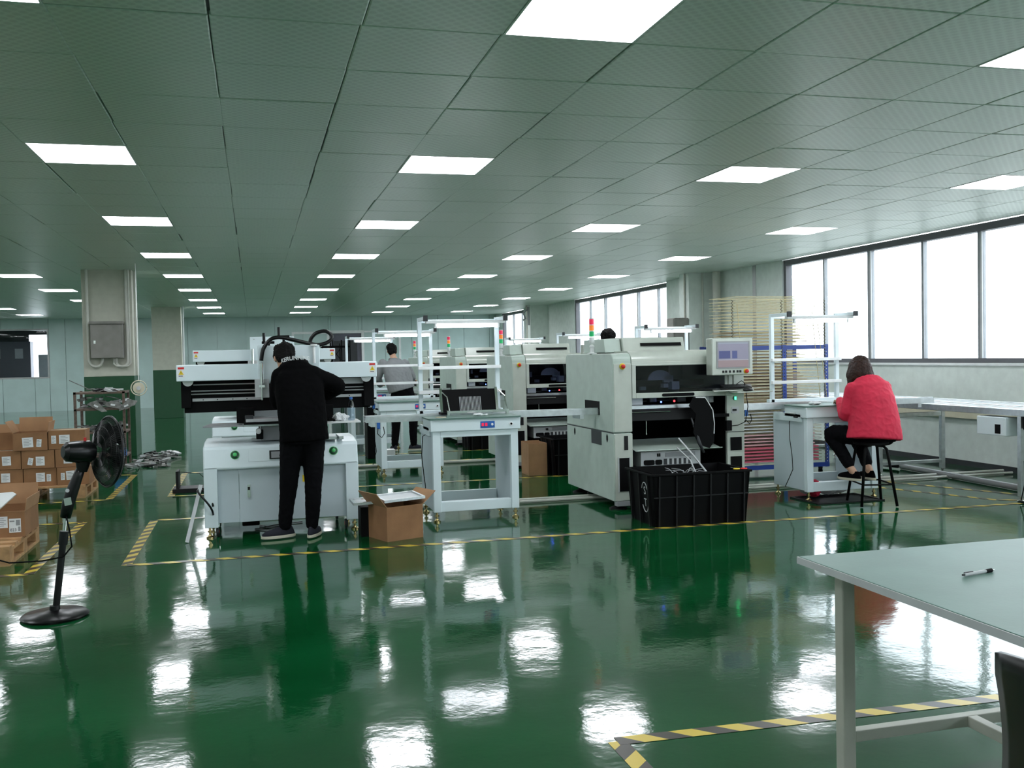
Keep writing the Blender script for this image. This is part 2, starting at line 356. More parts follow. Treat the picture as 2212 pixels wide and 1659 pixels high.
# --- back wall of upright sandwich panels, with a window at the left and a door
wb = bpy.data.objects.new('wall_back', None); C.objects.link(wb); wb['kind'] = 'structure'; wb.location = (0, Y1, 0)
WX0, WX1, WZ0, WZ1 = -8.4, -6.40, 1.07, 2.68
DX0, DX1, DZ = 2.57, 3.74, 2.44
bmw = MB().box(X0, WX0, .04, .2, 0, H+.06).box(WX0, WX1, .04, .2, 0, WZ0).box(WX0, WX1, .04, .2, WZ1, H+.06).box(WX1, DX0, .04, .2, 0, H+.06).box(DX0, DX1, .04, .2, DZ, H+.06).box(DX1, X1, .04, .2, 0, H+.06)
put('backing', bmw, 'panel_wall', wb)
x = X0; PW = .95; edges = []
while x < X1-.05: edges.append((x, min(x+PW, X1))); x += PW
for a, b_ in edges:
    spans = [(0, H+.02)]
    segs = [(a, b_, 0, H+.02)]
    out = []
    for (p, q, z0, z1) in segs:
        cut = []
        for (hx0, hx1, hz0, hz1) in ((WX0, WX1, WZ0, WZ1), (DX0, DX1, -1, DZ)):
            if q > hx0 and p < hx1: cut.append((hx0, hx1, hz0, hz1))
        if not cut: out.append((p, q, z0, z1)); continue
        hx0, hx1, hz0, hz1 = cut[0]
        if p < hx0: out.append((p, hx0, z0, z1))
        if q > hx1: out.append((hx1, q, z0, z1))
        m0, m1 = max(p, hx0), min(q, hx1)
        if hz0 > 0: out.append((m0, m1, z0, hz0))
        out.append((m0, m1, hz1, z1))
    mb = MB()
    for (p, q, z0, z1) in out:
        if q-p > .03: mb.box(p+.006, q-.006, -.005, .04, z0, z1)
    if mb.v: put('wall_panel', mb, 'panel_wall', wb)
struct('wall_left', MB().box(X0-.2, X0, Y0, Y1+.2, 0, 3.07), 'wall')
struct('wall_front', MB().box(X0-.2, X1+.2, Y0-.2, Y0, 0, 3.07), 'wall')
# room behind the left window
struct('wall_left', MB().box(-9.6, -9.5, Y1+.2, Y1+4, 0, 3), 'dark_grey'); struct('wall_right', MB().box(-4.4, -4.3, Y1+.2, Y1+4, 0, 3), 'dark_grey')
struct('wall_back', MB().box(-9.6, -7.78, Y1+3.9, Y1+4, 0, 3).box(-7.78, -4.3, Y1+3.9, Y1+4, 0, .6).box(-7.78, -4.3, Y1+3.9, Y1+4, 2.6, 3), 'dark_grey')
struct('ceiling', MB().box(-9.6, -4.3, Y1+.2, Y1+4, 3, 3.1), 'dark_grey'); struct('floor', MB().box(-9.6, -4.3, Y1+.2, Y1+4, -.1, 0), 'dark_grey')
wn = thing('window_4', 'x', 'x'); del wn['label']; del wn['category']; wn['kind'] = 'structure'; wn.location = (0, Y1, 0)
f = MB(); t = .05
f.box(WX0, WX1, -.02, .12, WZ0, WZ0+t).box(WX0, WX1, -.02, .12, WZ1-t, WZ1).box(WX1-t, WX1, -.02, .12, WZ0+t, WZ1-t).box(WX0, WX0+t, -.02, .12, WZ0+t, WZ1-t)
put('window_frame', f, 'frame_light', wn); put('pane', MB().box(WX0+t, WX1-t, .04, .045, WZ0+t, WZ1-t), 'glass', wn)
of = thing('office_cabinet', 'dark double cabinet with two small panes behind the far left window', 'cabinet', (-8.35, Y1+3.2, 0))
put('body', MB().box(-.6, .75, 0, .5, 0, 2.35), 'wood_door', of, bev=.01)
for xx in (-.35, .38): put('pane', MB().box(xx-.13, xx+.13, -.01, .0, 1.75, 2.1), 'light_grey', of)
tag(put('storage_cabinet', MB().box(0, .55, 0, .5, 0, 1.86).box(-.01, .56, -.02, 0, .9, .92), 'grey', loc=(-7.0, Y1+1.4, 0), bev=.01), 'grey cabinet standing behind the far left window, right side', 'cabinet')
# door in the back wall
dr = bpy.data.objects.new('door_1', None); C.objects.link(dr); dr['kind'] = 'structure'; dr.location = (DX0, Y1, 0)
W = DX1-DX0
put('door_panel', MB().box(.03, W-.03, .03, .08, 0, DZ-.04), 'wood_door', dr)
put('inset_panel', MB().box(.18, W-.18, .015, .03, 1.0, DZ-.3), 'dark_grey', dr)
put('door_frame', MB().box(-.06, .03, -.04, .1, 0, DZ+.06).box(W-.03, W+.06, -.04, .1, 0, DZ+.06).box(.03, W-.03, -.04, .1, DZ-.04, DZ+.06), 'white', dr)
put('handle', MB().tube([(W-.15, .03, 1.05), (W-.15, -.03, 1.05), (W-.27, -.03, 1.05)], .012), 'chrome', dr)
fr = bpy.data.objects.new('trim_1', None); C.objects.link(fr); fr['kind'] = 'structure'; fr.location = (0, Y1, 0)
put('frame_strip', MB().box(1.32, 1.40, -.045, -.005, 0, 2.47).box(1.40, DX0-.07, -.045, -.005, 2.39, 2.47).box(DX1+.07, 5.1, -.045, -.005, 2.42, 2.48).box(5.02, 5.1, -.045, -.005, 0, 2.42), 'white', fr)

# --- window wall
rw = MB(); SILL = 1.29
spans = [(-6.0, 5.2), (6.4, 14.62), (19.04, 25.54), (30.3, 33.6)]
rw.box(X1, X1+.24, Y0, Y1+.2, 0, SILL)
py = Y0
for a, b_ in spans: rw.box(X1, X1+.24, py, a, SILL, 3.07); py = b_
rw.box(X1, X1+.24, py, Y1+.2, SILL, 3.07)
for y in (17.05, 28.0, 5.5): rw.box(8.04, X1, y, y+.42, 0, 3.05) if y > 6 else None
rw.box(8.45, X1, 17.47, 19.0, 0, 3.05).box(8.45, X1, 28.42, 30.2, 0, 3.05)
struct('wall_right', rw, 'wall_window')
struct('baseboard_right', MB().box(X1-.012, X1, Y0, 17.0, 0, .07), 'dark_grey')
struct('trim_2', MB().box(X1-.03, X1, 6.3, 14.7, SILL-.03, SILL).box(X1-.03, X1, 18.9, 25.6, SILL-.03, SILL), 'white')
struct('trim_3', MB().box(X1-.006, X1, 15.5, 15.62, 0, 3.0), 'frame_light')
def window(nm, a, b_, mull):
    wn = bpy.data.objects.new(nm, None); C.objects.link(wn); wn['kind'] = 'structure'; wn.location = (X1, a, SILL); L = b_-a; Z = 2.995-SILL
    put('window_frame', MB().box(.04, .14, 0, L, 0, .06).box(.03, .14, 0, L, Z-.09, Z).box(.03, .14, 0, .07, .06, Z-.09).box(.03, .14, L-.07, L, .06, Z-.09), 'frame_dark', wn)
    ys = [0.07]
    for y, tk in mull:
        y -= a; tk *= .62; put('mullion', MB().box(.06, .12, y-tk/2, y+tk/2, .06, Z-.09), 'frame_mid', wn)
        if tk > .06: put('sash_edge', MB().box(.05, .06, y-tk/2-.01, y-tk/2+.022, .06, Z-.09), 'frame_light', wn)
        ys += [y-tk/2, y+tk/2]
    ys.append(L-.07)
    for k in range(0, len(ys), 2):
        put('pane', MB().box(.085, .09, ys[k], ys[k+1], .06, Z-.09), 'glass', wn)
window('window_1', 6.4, 14.62, [(7.1, .06), (8.05, .12), (9.05, .06), (10.11, .12), (11.17, .07), (12.33, .14), (13.49, .06)])
window('window_2', 19.04, 25.54, [(19.95, .06), (21.11, .12), (22.2, .06), (23.3, .12), (24.43, .06)])
window('window_3', 30.3, 33.6, [(31.2, .06), (32.3, .12)])
window('window_5', -6.0, 5.2, [(-4.9, .06), (-3.7, .12), (-2.6, .06), (-1.5, .12), (-.4, .06), (.7, .12), (1.8, .06), (2.9, .12), (4.0, .06)])

# --- pillars
def pillar(n_, y):
    p = bpy.data.objects.new('pillar_%d' % n_, None); C.objects.link(p); p['kind'] = 'structure'; p.location = (-2.22, y, 0)
    put('upper_shaft', MB().box(-.38, .37, 0, .72, 1.3, 3.05), 'pillar', p, bev=.006)
    put('green_dado', MB().box(-.382, .372, -.002, .722, 0, 1.3), 'green_paint', p, bev=.006)
    return p
p1 = pillar(1, 16.7); p2 = pillar(2, 27.75)
p1['label'] = 'square cream pillar with green painted base and grey panel box'; p2['label'] = 'farther cream pillar with green painted base'
put('corner_strip', MB().box(.372, .40, .25, .4, 1.3, 3.0).box(.372, .385, .5, .56, 1.3, 3.0), 'pipe', p1)
tag(put('corner_conduit', MB().tube([(0, 0, 0), (0, 0, 1.85)], .03), 'white', loc=(-1.80, 27.7, 1.15)), 'white conduit up the right corner of the farther pillar', 'conduit')
eb = thing('electrical_box', 'grey electrical panel box on the nearer cream pillar', 'electrical box', (-2.22, 16.7, 1.87))
put('body', MB().box(-.24, .24, -.2, 0, -.28, .26), 'box_grey', eb, bev=.006)
put('door', MB().box(-.235, .205, -.215, -.2, -.275, .235), 'box_grey', eb, bev=.005)
put('hood', MB().box(-.25, .25, -.24, 0, .26, .30), 'box_grey', eb, bev=.004)
put('lock', MB().box(-.19, -.16, -.225, -.215, -.05, .0), 'chrome', eb)
def conduit(path, r, label):
    tag(put('conduit', MB().tube(path, r, 10), 'pipe', smooth=True), label, 'conduit', 'conduits on the nearer pillar')
def arc(cx, cz, r, a0, a1, y, n=8): return [(cx+r*math.cos(math.radians(a0+(a1-a0)*k/n)), y, cz+r*math.sin(math.radians(a0+(a1-a0)*k/n))) for k in range(n+1)]
yb = 16.64
conduit([(-2.51, yb, 3.0), (-2.51, yb, 1.56)]+arc(-2.41, 1.56, .10, 180, 360, yb)+[(-2.31, yb, 1.6)], .022, 'cream conduit looping up left of the grey panel box')
conduit([(-1.93, yb, 3.0), (-1.93, yb, 1.54)]+arc(-2.02, 1.54, .09, 0, -180, yb)+[(-2.11, yb, 1.59)], .024, 'thick cream conduit right of the grey panel box')
conduit([(-1.89, yb-.02, 3.0), (-1.89, yb-.02, 1.50), (-1.93, yb-.02, 1.46), (-2.10, yb-.02, 1.46), (-2.14, yb-.02, 1.50), (-2.14, yb-.02, 1.59)], .012, 'thin cream conduit outermost right of the grey panel box')
# pipes on the window wall column
def vpipe(x, y, r, z0, z1, label, name='pipe', mt='pipe'):
    return tag(put(name, MB().cyl((0, 0, 0), (0, 0, z1-z0), r, 14).cyl((0, 0, (z1-z0)*.55), (0, 0, (z1-z0)*.55+.06), r*1.12, 14), mt, loc=(x, y, z0), smooth=True), label, 'pipe')
vpipe(8.47, 16.75, .075, 0, 3.0, 'thick cream drain pipe right of the window wall column')
vpipe(8.3, 17.0, .018, 0, 3.0, 'thin cream pipe on the near face of the window wall column')
vpipe(8.02, 17.2, .018, 2.1, 3.0, 'thin pipe rising from the grey box on the window wall column')
vpipe(8.02, 28.3, .02, 0, 3.0, 'thin pipe on the far window wall column')
gx = thing('junction_box', 'grey wall box mounted on the window wall column', 'electrical box', (8.02, 17.05, 1.1))
put('body', MB().box(-.28, 0, 0, .35, .4, 1.05), 'box_grey', gx, bev=.006); put('door', MB().box(-.295, -.28, .02, .33, .42, 1.03), 'box_grey', gx)
tag(put('wall_bracket', MB().tube([(0, 0, .2), (-.1, 0, .2), (-.18, 0, .1), (-.12, 0, -.05), (-.2, 0, -.1)], .025).box(-.04, 0, -.05, .05, -.25, .3), 'grey', loc=(8.04, 28.1, 2.65), smooth=True), 'grey metal bracket high on the far window wall column', 'bracket')
tag(put('wall_duct', MB().prism([(-.06, 0), (0, 0), (0, .13), (-.035, .13), (-.06, .09)], 'y', 0, 5.4), 'cream', loc=(8.6, 7.2, .60), bev=.004), 'cream cable duct along the window wall behind the conveyor', 'duct')
tag(put('wall_cable', MB().tube([(0, 0, 0), (0, 0, .8)], .006), 'pipe', loc=(8.585, 9.35, 0)), 'thin cable running down the wall at the right edge', 'cable')

# --- hazard tapes on the floor
def tape(name, pts, label, w_=.075, rev=False):
    me = bpy.data.meshes.new(name); vs = []; fs = []; uvs = []
    for k, (a, b_) in enumerate(zip(pts[:-1], pts[1:])):
        a, b_ = Vector(a+(0,)), Vector(b_+(0,)); d = b_-a; L = d.length; t = d.normalized(); s_ = Vector((-t.y, t.x, 0))
        o_ = len(vs); zt = .0015+.0004*k
        vs += [a-s_*w_/2, b_-s_*w_/2, b_+s_*w_/2, a+s_*w_/2]; vs = [Vector(v) for v in vs]
        for q in range(4): vs[o_+q].z = zt
        fs.append((o_, o_+1, o_+2, o_+3)); uvs += [(0, 0), (L, 0), (L, w_), (0, w_)] if not rev else [(0, w_), (L, w_), (L, 0), (0, 0)]
        vs += [Vector((v.x, v.y, .0)) for v in vs[o_:o_+4]]
        for q in range(4): fs.append((o_+q, o_+4+q, o_+4+(q+1) % 4, o_+(q+1) % 4)); uvs += [(0, 0)]*4
    me.from_pydata([tuple(v) for v in vs], [], fs); l = me.uv_layers.new(name='UVMap')
    for i, u in enumerate(uvs): l.data[i].uv = u
    tag(put(name, me, 'hazard_tape'), label, 'floor tape', 'yellow and black floor tapes')
tape('floor_tape', [(-.95, 9.8), (-.95, 7.69), (7.0, 7.66)], 'yellow and black tape along the front and left of the nearest machine line')
tape('floor_tape', [(-.95, 9.8), (-.1, 9.8)], 'short yellow and black tape running in behind the nearest white printer')
tape('floor_tape', [(-.93, 13.85), (-.93, 11.5), (6.6, 11.42)], 'yellow and black tape along the front of the second machine line')
tape('floor_tape', [(-.93, 13.85), (3.2, 13.85)], 'yellow and black tape behind the second printer')
tape('floor_tape', [(.6, 17.7), (1.35, 15.15), (6.6, 15.15)], 'yellow and black tape along the front of the third machine line')
tape('floor_tape', [(-3.6, 7.62), (-1.6, 7.62), (-1.6, 9.95), (-3.6, 9.95)], 'yellow and black tape around the near pallet')
tape('floor_tape', [(-3.6, 11.5), (-1.58, 11.5), (-1.58, 13.95), (-3.6, 13.95)], 'yellow and black tape around the far pallet of cartons')
tape('floor_tape', [(1.32, 2.2), (1.32, 3.50), (5.5, 3.36)], 'yellow and black tape under the near green topped table')
tape('floor_tape', [(6.15, 9.9), (6.95, 7.9), (8.4, 7.3)], 'worn yellow and black tape passing beneath the roller conveyor')
tape('floor_tape', [(6.35, 10.6), (6.9, 9.25), (7.6, 7.7)], 'worn yellow and black tape beside the roller conveyor legs')

# ================================================================== MACHINES
def foot(root, x, y, h=.1, r=.032, nm='leveling_foot'):
    put(nm, MB().cyl((x, y, .018), (x, y, h), .01, 10).lathe([(r, 0), (r, .012), (r*.55, .02), (r*.4, .03)], (x, y, 0)).cyl((x, y, .05), (x, y, .066), .02, 6), 'brass', root, smooth=True)
def warning(root, x, z, y, s_=1.0, ny=-1):
    l = put('warning_label', MB().box(x-.028*s_, x+.028*s_, y-.001, y, z-.045*s_, z+.045*s_), 'paper', root)
    put('red_band', MB().box(x-.026*s_, x+.026*s_, y-.002, y-.001, z+.025*s_, z+.043*s_), 'red', l)
    put('yellow_triangle', MB().prism([(x-.022*s_, z-.022*s_), (x+.022*s_, z-.022*s_), (x, z+.018*s_)], 'y', y-.002, y-.001), 'yellow', l)
    text_obj('print', '!', .028*s_, 'black', l, (x, y-.0025, z-.008*s_), (1, 0, 0), (0, 0, 1), .0004)
    put('caption', MB().box(x-.02*s_, x+.015*s_, y-.0015, y-.001, z-.036*s_, z-.03*s_), 'dark_grey', l)
    return l
# ---------------------------------------------------------- stencil printer
def printer():
    t = thing('stencil_printer', 'white solder paste printer nearest the camera, man in black working at it', 'printer', (-.43, 8.6, 0), group='white stencil printers')
    P = lambda n_, mb, mt, bev=.004, sm=False: put(n_, mb, mt, t, bev=bev, smooth=sm)
    P('cabinet_top', MB().prism([(0, .58), (.0, .60), (.035, .75), (.05, .775), (.30, .80), (.72, .80), (.72, .58)], 'x', 0, 1.3), 'white_steel', .012)
    for x in (0, 1.19): P('leg', MB().box(x, x+.11, 0, .11, .09, .6), 'white_steel'); P('leg', MB().box(x, x+.11, .61, .72, .09, .6), 'white_steel')
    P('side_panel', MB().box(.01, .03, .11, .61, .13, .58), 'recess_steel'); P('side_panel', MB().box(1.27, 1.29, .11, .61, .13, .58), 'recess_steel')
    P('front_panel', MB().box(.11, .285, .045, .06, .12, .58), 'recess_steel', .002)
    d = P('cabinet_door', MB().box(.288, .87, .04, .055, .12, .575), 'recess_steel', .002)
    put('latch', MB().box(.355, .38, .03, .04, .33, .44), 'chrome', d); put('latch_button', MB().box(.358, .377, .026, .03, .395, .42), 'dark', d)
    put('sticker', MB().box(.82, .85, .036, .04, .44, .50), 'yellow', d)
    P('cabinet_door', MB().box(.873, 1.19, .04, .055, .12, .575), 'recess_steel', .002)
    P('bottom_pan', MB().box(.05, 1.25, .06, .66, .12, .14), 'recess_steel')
    P('inner_box', MB().box(.3, .45, .3, .5, .04, .12), 'black', .01)
    # front slope: buttons and control plate
    def sl(z): return .035*(z-.60)/.15
    for x in (.26, 1.09):
        z = .70; c = Vector((x, sl(z), z)); nrm = Vector((0, -1, .23)).normalized()
        b_ = put('push_button', MB().lathe([(.038, 0), (.038, .003), (.034, .004)], c, nrm), 'green_light', t, smooth=True, label='green round push button'); put('button_ring', MB().lathe([(.033, .004), (.033, .010), (.024, .014)], c, nrm), 'green_dark', b_, smooth=True)
        put('button_cap', MB().lathe([(.017, .012), (.017, .03), (.012, .034)], c, nrm), 'green_light', b_, smooth=True)
    P('control_plate', MB().obox((.63, sl(.69)-.002, .69), (.26, 0, 0), (0, .002, 0), (0, .012, .052)), 'white_steel', .002)
    sc = P('control_display', MB().obox((.62, sl(.69)-.008, .69), (.075, 0, 0), (0, .006, 0), (0, .008, .037)), 'dark', .003)
    put('display_glass', MB().obox((.62, sl(.69)-.015, .69), (.06, 0, 0), (0, .001, 0), (0, .006, .026)), 'grey', sc)
    # stage
    P('stage_base', MB().box(.48, 1.0, .18, .55, .80, .93), 'grey', .006)
    P('stage_step', MB().box(.40, .50, .2, .4, .80, .815).box(.97, 1.03, .12, .4, .80, .82), 'light_grey')
    P('slide_rail', MB().box(.98, 1.12, .02, .34, .80, .825).box(1.14, 1.18, .01, .36, .80, .825), 'alu', .002)
    P('stage_table', MB().box(.33, 1.1, .12, .55, .93, .955), 'alu', .003)
    P('side_shelf', MB().prism([(0, .12), (.34, .08), (.34, .5), (.05, .5)], 'z', .935, .948), 'grey', .002)
    P('side_shelf', MB().box(1.05, 1.34, .08, .42, .935, .95), 'white', .002)
    P('screen_frame', MB().box(.36, .86, .02, .06, .975, 1.0).box(.36, .86, .42, .46, .975, 1.0).box(.36, .40, .06, .42, .975, 1.0).box(.82, .86, .06, .42, .975, 1.0).box(.38, .84, .05, .43, .985, .99), 'light_grey', .002)
    P('cross_plate', MB().box(.34, .95, .0, .5, .955, .97), 'black', .002)
    k = P('clamp_knob', MB().cyl((.46, .1, .895), (.46, .0, .895), .022, 16), 'light_grey', 0, True)
    P('bracket', MB().box(.44, .50, .12, .2, .82, .9), 'black'); P('bracket', MB().box(.28, .42, .18, .34, .96, 1.09), 'black'); P('bracket', MB().box(1.02, 1.12, .3, .42, .96, 1.09), 'black')
    P('clamp_block', MB().box(.35, .42, .06, .16, .97, 1.03), 'dark_grey')
    # long head beam
    P('beam_cover', MB().box(-.21, 1.51, .22, .66, 1.335, 1.475), 'white_steel', .006)
    P('beam_cover', MB().box(.22, 1.0, .66, .70, 1.36, 1.46), 'white_steel', .004)
    P('beam_body', MB().box(-.16, 1.46, .36, .6, 1.055, 1.335).box(-.18, -.1, .3, .62, 1.1, 1.335).box(1.4, 1.49, .3, .62, 1.07, 1.335), 'black', .004)
    P('end_cap', MB().cyl((-.12, .28, 1.335), (-.12, .30, 1.335), .045, 20), 'white', 0, True)
    P('end_cap', MB().cyl((1.42, .28, 1.335), (1.42, .30, 1.335), .045, 20), 'white', 0, True)
    for z, a, b_ in ((1.30, -.08, .50), (1.245, -.11, .50), (1.218, -.11, .50), (1.245, .98, 1.42), (1.218, .9, 1.42)):
        P('guide_rod', MB().cyl((a, .34, z), (b_, .34, z), .0055, 8), 'light_grey', 0)
    P('linear_rail', MB().box(-.09, .50, .345, .36, 1.155, 1.180), 'light_grey', 0); P('linear_rail', MB().box(.86, 1.38, .345, .36, 1.155, 1.180), 'light_grey', 0)
    for x in (.0, .12, .25, .37, .9, 1.0, 1.15, 1.27): P('rail_screw', MB().cyl((x, .340, 1.167), (x, .345, 1.167), .005, 8), 'black', 0)
    P('slot_opening', MB().box(1.15, 1.40, .35, .36, 1.275, 1.325), 'light_grey', 0)
    # print head
    h = P('head_housing', MB().box(.47, 1.0, .12, .62, 1.30, 1.63), 'white_steel', .006)
    for x in (.52, .95): put('screw', MB().cyl((x, .115, 1.6), (x, .12, 1.6), .006, 8), 'grey', h)
    P('head_plate', MB().box(.44, .56, .10, .2, 1.18, 1.34), 'light_grey')
    P('air_cylinder', MB().cyl((.50, .08, 1.30), (.50, .08, 1.48), .016, 12).cyl((.50, .08, 1.16), (.50, .08, 1.3), .008, 10).box(.475, .525, .06, .11, 1.27, 1.29), 'chrome', 0, True)
    P('indicator', MB().ell((.50, .33, 1.245), .012, .012, .012, 10), 'led_red', 0, True)
    for x, z in ((.57, 1.66), (.70, 1.71)):
        hw = P('hand_wheel', MB().cyl((x, .32, 1.63), (x, .32, z+.01), .012, 10).box(x-.06, x+.05, .29, .35, z-.012, z+.012), 'black', .004)
        put('crank_grip', MB().cyl((x-.04, .32, z+.01), (x-.04, .32, z+.085), .013, 12), 'black_plastic', hw, smooth=True)
    pa = [(.50, .1, 1.50), (.52, .1, 1.60), (.58, .11, 1.68), (.66, .12, 1.70), (.78, .13, 1.675), (.90, .14, 1.645), (1.0, .15, 1.63), (1.09, .16, 1.66), (1.11, .17, 1.71), (1.06, .18, 1.75), (.98, .19, 1.735), (.93, .2, 1.68), (.93, .2, 1.62)]
    sm_ = []
    for i in range(len(pa)-1):
        p0, p1_, p2_, p3 = [Vector(pa[max(0, min(len(pa)-1, q))]) for q in (i-1, i, i+1, i+2)]
        for u in range(5):
            u /= 5; sm_.append(.5*((2*p1_)+(p2_-p0)*u+(2*p0-5*p1_+4*p2_-p3)*u*u+(3*p1_-p0-3*p2_+p3)*u**3))
    P('cable_hose', MB().tube(sm_+[Vector(pa[-1])], .017, 10), 'black_plastic', 0, 'all')
    P('white_post', MB().cyl((.95, .1, 1.47), (.95, .1, 1.62), .012, 12).cyl((.95, .1, 1.62), (.95, .1, 1.635), .03, 12), 'white', 0, True)
    warning(t, -.17, 1.415, .22); warning(t, 1.47, 1.415, .22)
    for x, y in ((.04, .03), (1.26, .03), (.04, .68), (1.26, .68)): foot(t, x, y)
    for x, y in ((.10, .09), (1.19, .09), (.10, .6), (1.15, .6)):
        c = P('caster', MB().lathe([(.038, -.012), (.045, -.008), (.045, .008), (.038, .012)], (x, y, .046), (1, 0, .0)), 'dark_grey', 0, True)
        put('caster_hub', MB().lathe([(.018, -.014), (.018, .014)], (x, y, .046), (1, 0, 0)), 'red', c); put('fork', MB().box(x-.018, x+.018, y-.01, y+.01, .085, .12), 'chrome', c)
    return t
pr = printer()
p2_ = dup(pr, (-.50, 12.28, 0), 'white solder paste printer directly behind the nearest one, its head raised')
for c in [q for q in bpy.data.objects if q.parent == p2_ and q.name.split('.')[0] in ('cable_hose', 'hand_wheel', 'white_post')]:
    for g_ in [q for q in bpy.data.objects if q.parent == c]: bpy.data.objects.remove(g_)
    bpy.data.objects.remove(c)
for c in [q for q in bpy.data.objects if q.parent == p2_]:
    if min(v.co.z for v in c.data.vertices) > 1.04: c.location.z += .165
# ---------------------------------------------------------- inspection bench with lamp
def bench(loc, label, rail=(-.55, 1.75)):
    t = thing('inspection_bench', label, 'workbench', loc, group='white inspection benches with lamps')
    P = lambda n_, mb, mt='white_steel', bev=.004, sm=False: put(n_, mb, mt, t, bev=bev, smooth=sm)
    P('desk_box', MB().box(-.02, .82, 0, .40, .825, .93), bev=.006)
    P('desk_glass', MB().prism(rr(-.035, .835, -.015, .42, .05), 'z', .932, .944), 'table', 0)
    P('desk_rim', MB().prism(rr(-.03, .83, -.01, .42, .05), 'z', .925, .932))
    for x in (.0, .73): P('front_leg', MB().box(x, x+.07, .02, .08, .09, .825))
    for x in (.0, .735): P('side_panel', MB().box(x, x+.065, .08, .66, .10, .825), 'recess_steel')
    P('apron', MB().box(.07, .73, .02, .06, .77, .825)); P('lower_shelf', MB().box(.07, .73, .04, .12, .09, .18)); P('rear_brace', MB().box(.07, .73, .6, .64, .10, .20))
    P('tray_side', MB().box(-.02, .0, .10, .62, .78, .86))
    for x in (.03, .77):
        for y in (.05, .63): foot(t, x, y, .1)
    sp = P('switch_panel', MB().box(.44, .575, -.004, 0, .845, .905), 'blue', .001)
    for x in (.462, .494): put('rocker_switch', MB().box(x-.011, x+.011, -.009, -.004, .862, .89), 'red_lamp', sp)
    put('dial', MB().cyl((.55, -.014, .876), (.55, -.004, .876), .011, 12), 'white', sp)
    so = P('air_socket', MB().lathe([(.018, 0), (.018, .008), (.012, .010)], (.73, 0, .875), (0, -1, 0)), 'white', 0, True); put('socket_hole', MB().cyl((.73, -.012, .875), (.73, -.010, .875), .010, 12), 'black', so)
    # conveyor rails running through
    a, b_ = rail
    P('conveyor_rail', MB().box(a, b_, .44, .475, .90, .955).box(a, b_, .455, .475, .955, .965), 'alu', 0); P('conveyor_rail', MB().box(a, b_, .64, .675, .90, .955), 'alu', 0)
    P('belt', MB().box(a, b_, .475, .485, .945, .95).box(a, b_, .63, .64, .945, .95), 'dark', 0)
    P('rail_support', MB().box(a+.05, a+.09, .44, .675, .86, .90).box(.1, .7, .44, .675, .86, .90).box(b_-.2, b_-.16, .44, .675, .86, .90), 'alu', 0)
    # tall frame with shelf bars and lamp
    P('post', MB().box(-.005, .035, .68, .72, .95, 1.88)); P('post', MB().box(.765, .805, .68, .72, .95, 1.88))
    P('post_base', MB().box(-.03, .83, .68, .74, .93, .985))
    for z in (1.40, 1.165): P('shelf_bar', MB().box(-.01, .81, .64, .68, z-.02, z+.012), 'white', .003)
    P('top_bar', MB().box(.035, .765, .685, .715, 1.83, 1.865))
    for x in (.0, .77): P('lamp_arm', MB().box(x, x+.03, .36, .68, 1.845, 1.88)); put('arm_cap', MB().box(x-.005, x+.035, .33, .36, 1.835, 1.89), 'dark_grey', t)
    lm = P('lamp_housing', MB().box(.03, .80, .40, .46, 1.815, 1.845), 'white')
    put('tube', MB().cyl((.14, .43, 1.795), (.72, .43, 1.795), .018, 12), 'tube_lamp', lm, smooth=True)
    for x in (.125, .735): put('tube_socket', MB().box(x-.01, x+.01, .415, .445, 1.775, 1.82), 'white', lm)
    sn = P('sensor', MB().box(a+.1, a+.13, .42, .44, .84, .9), 'blue', .002); put('sensor_cable', MB().tube([(a+.11, .42, .85), (a+.10, .41, .80), (a+.14, .41, .76), (a+.17, .42, .80), (a+.16, .43, .86)], .004, 6), 'black', sn, smooth='all')
    P('power_cable', MB().tube([(-.02, .3, .78), (-.05, .26, .77), (-.07, .22, .6), (-.06, .2, .45), (-.04, .22, .3), (-.06, .25, .22), (-.08, .3, .12)], .004, 6), 'black', 0, 'all')
    return t
BX = 1.55
b1 = bench((BX, 8.65, 0), 'white inspection bench nearest the camera with tray rack standing on it')
cyb = put('counter', MB().box(.85, .90, .36, .44, .85, .89), 'cyan', b1, bev=.003)
put('counter_cable', MB().tube([(.84, .4, .84), (.88, .38, .81), (.93, .4, .83), (.95, .44, .90)], .005, 6), 'black', b1, smooth='all')
dup(bench((BX, 12.35, 0), 'white inspection bench standing right behind the nearest one, in second line', (-.15, 1.75)), (BX-.02, 16.05, 0), 'white inspection bench in third line, man in grey standing at it')
wbn = bench((5.25, 8.48, 0), 'white inspection bench the woman in red is working at', (-.55, 1.8))
dup(wbn, (5.25, 12.2, 0), 'white lamp bench of second line, lamp glowing above the nearest mounter')
dup(wbn, (5.25, 15.9, 0), 'white lamp bench of third line, lamp seen before the window wall column')
dup(wbn, (5.25, 19.6, 0), 'white lamp bench of fourth line, farthest by the windows')
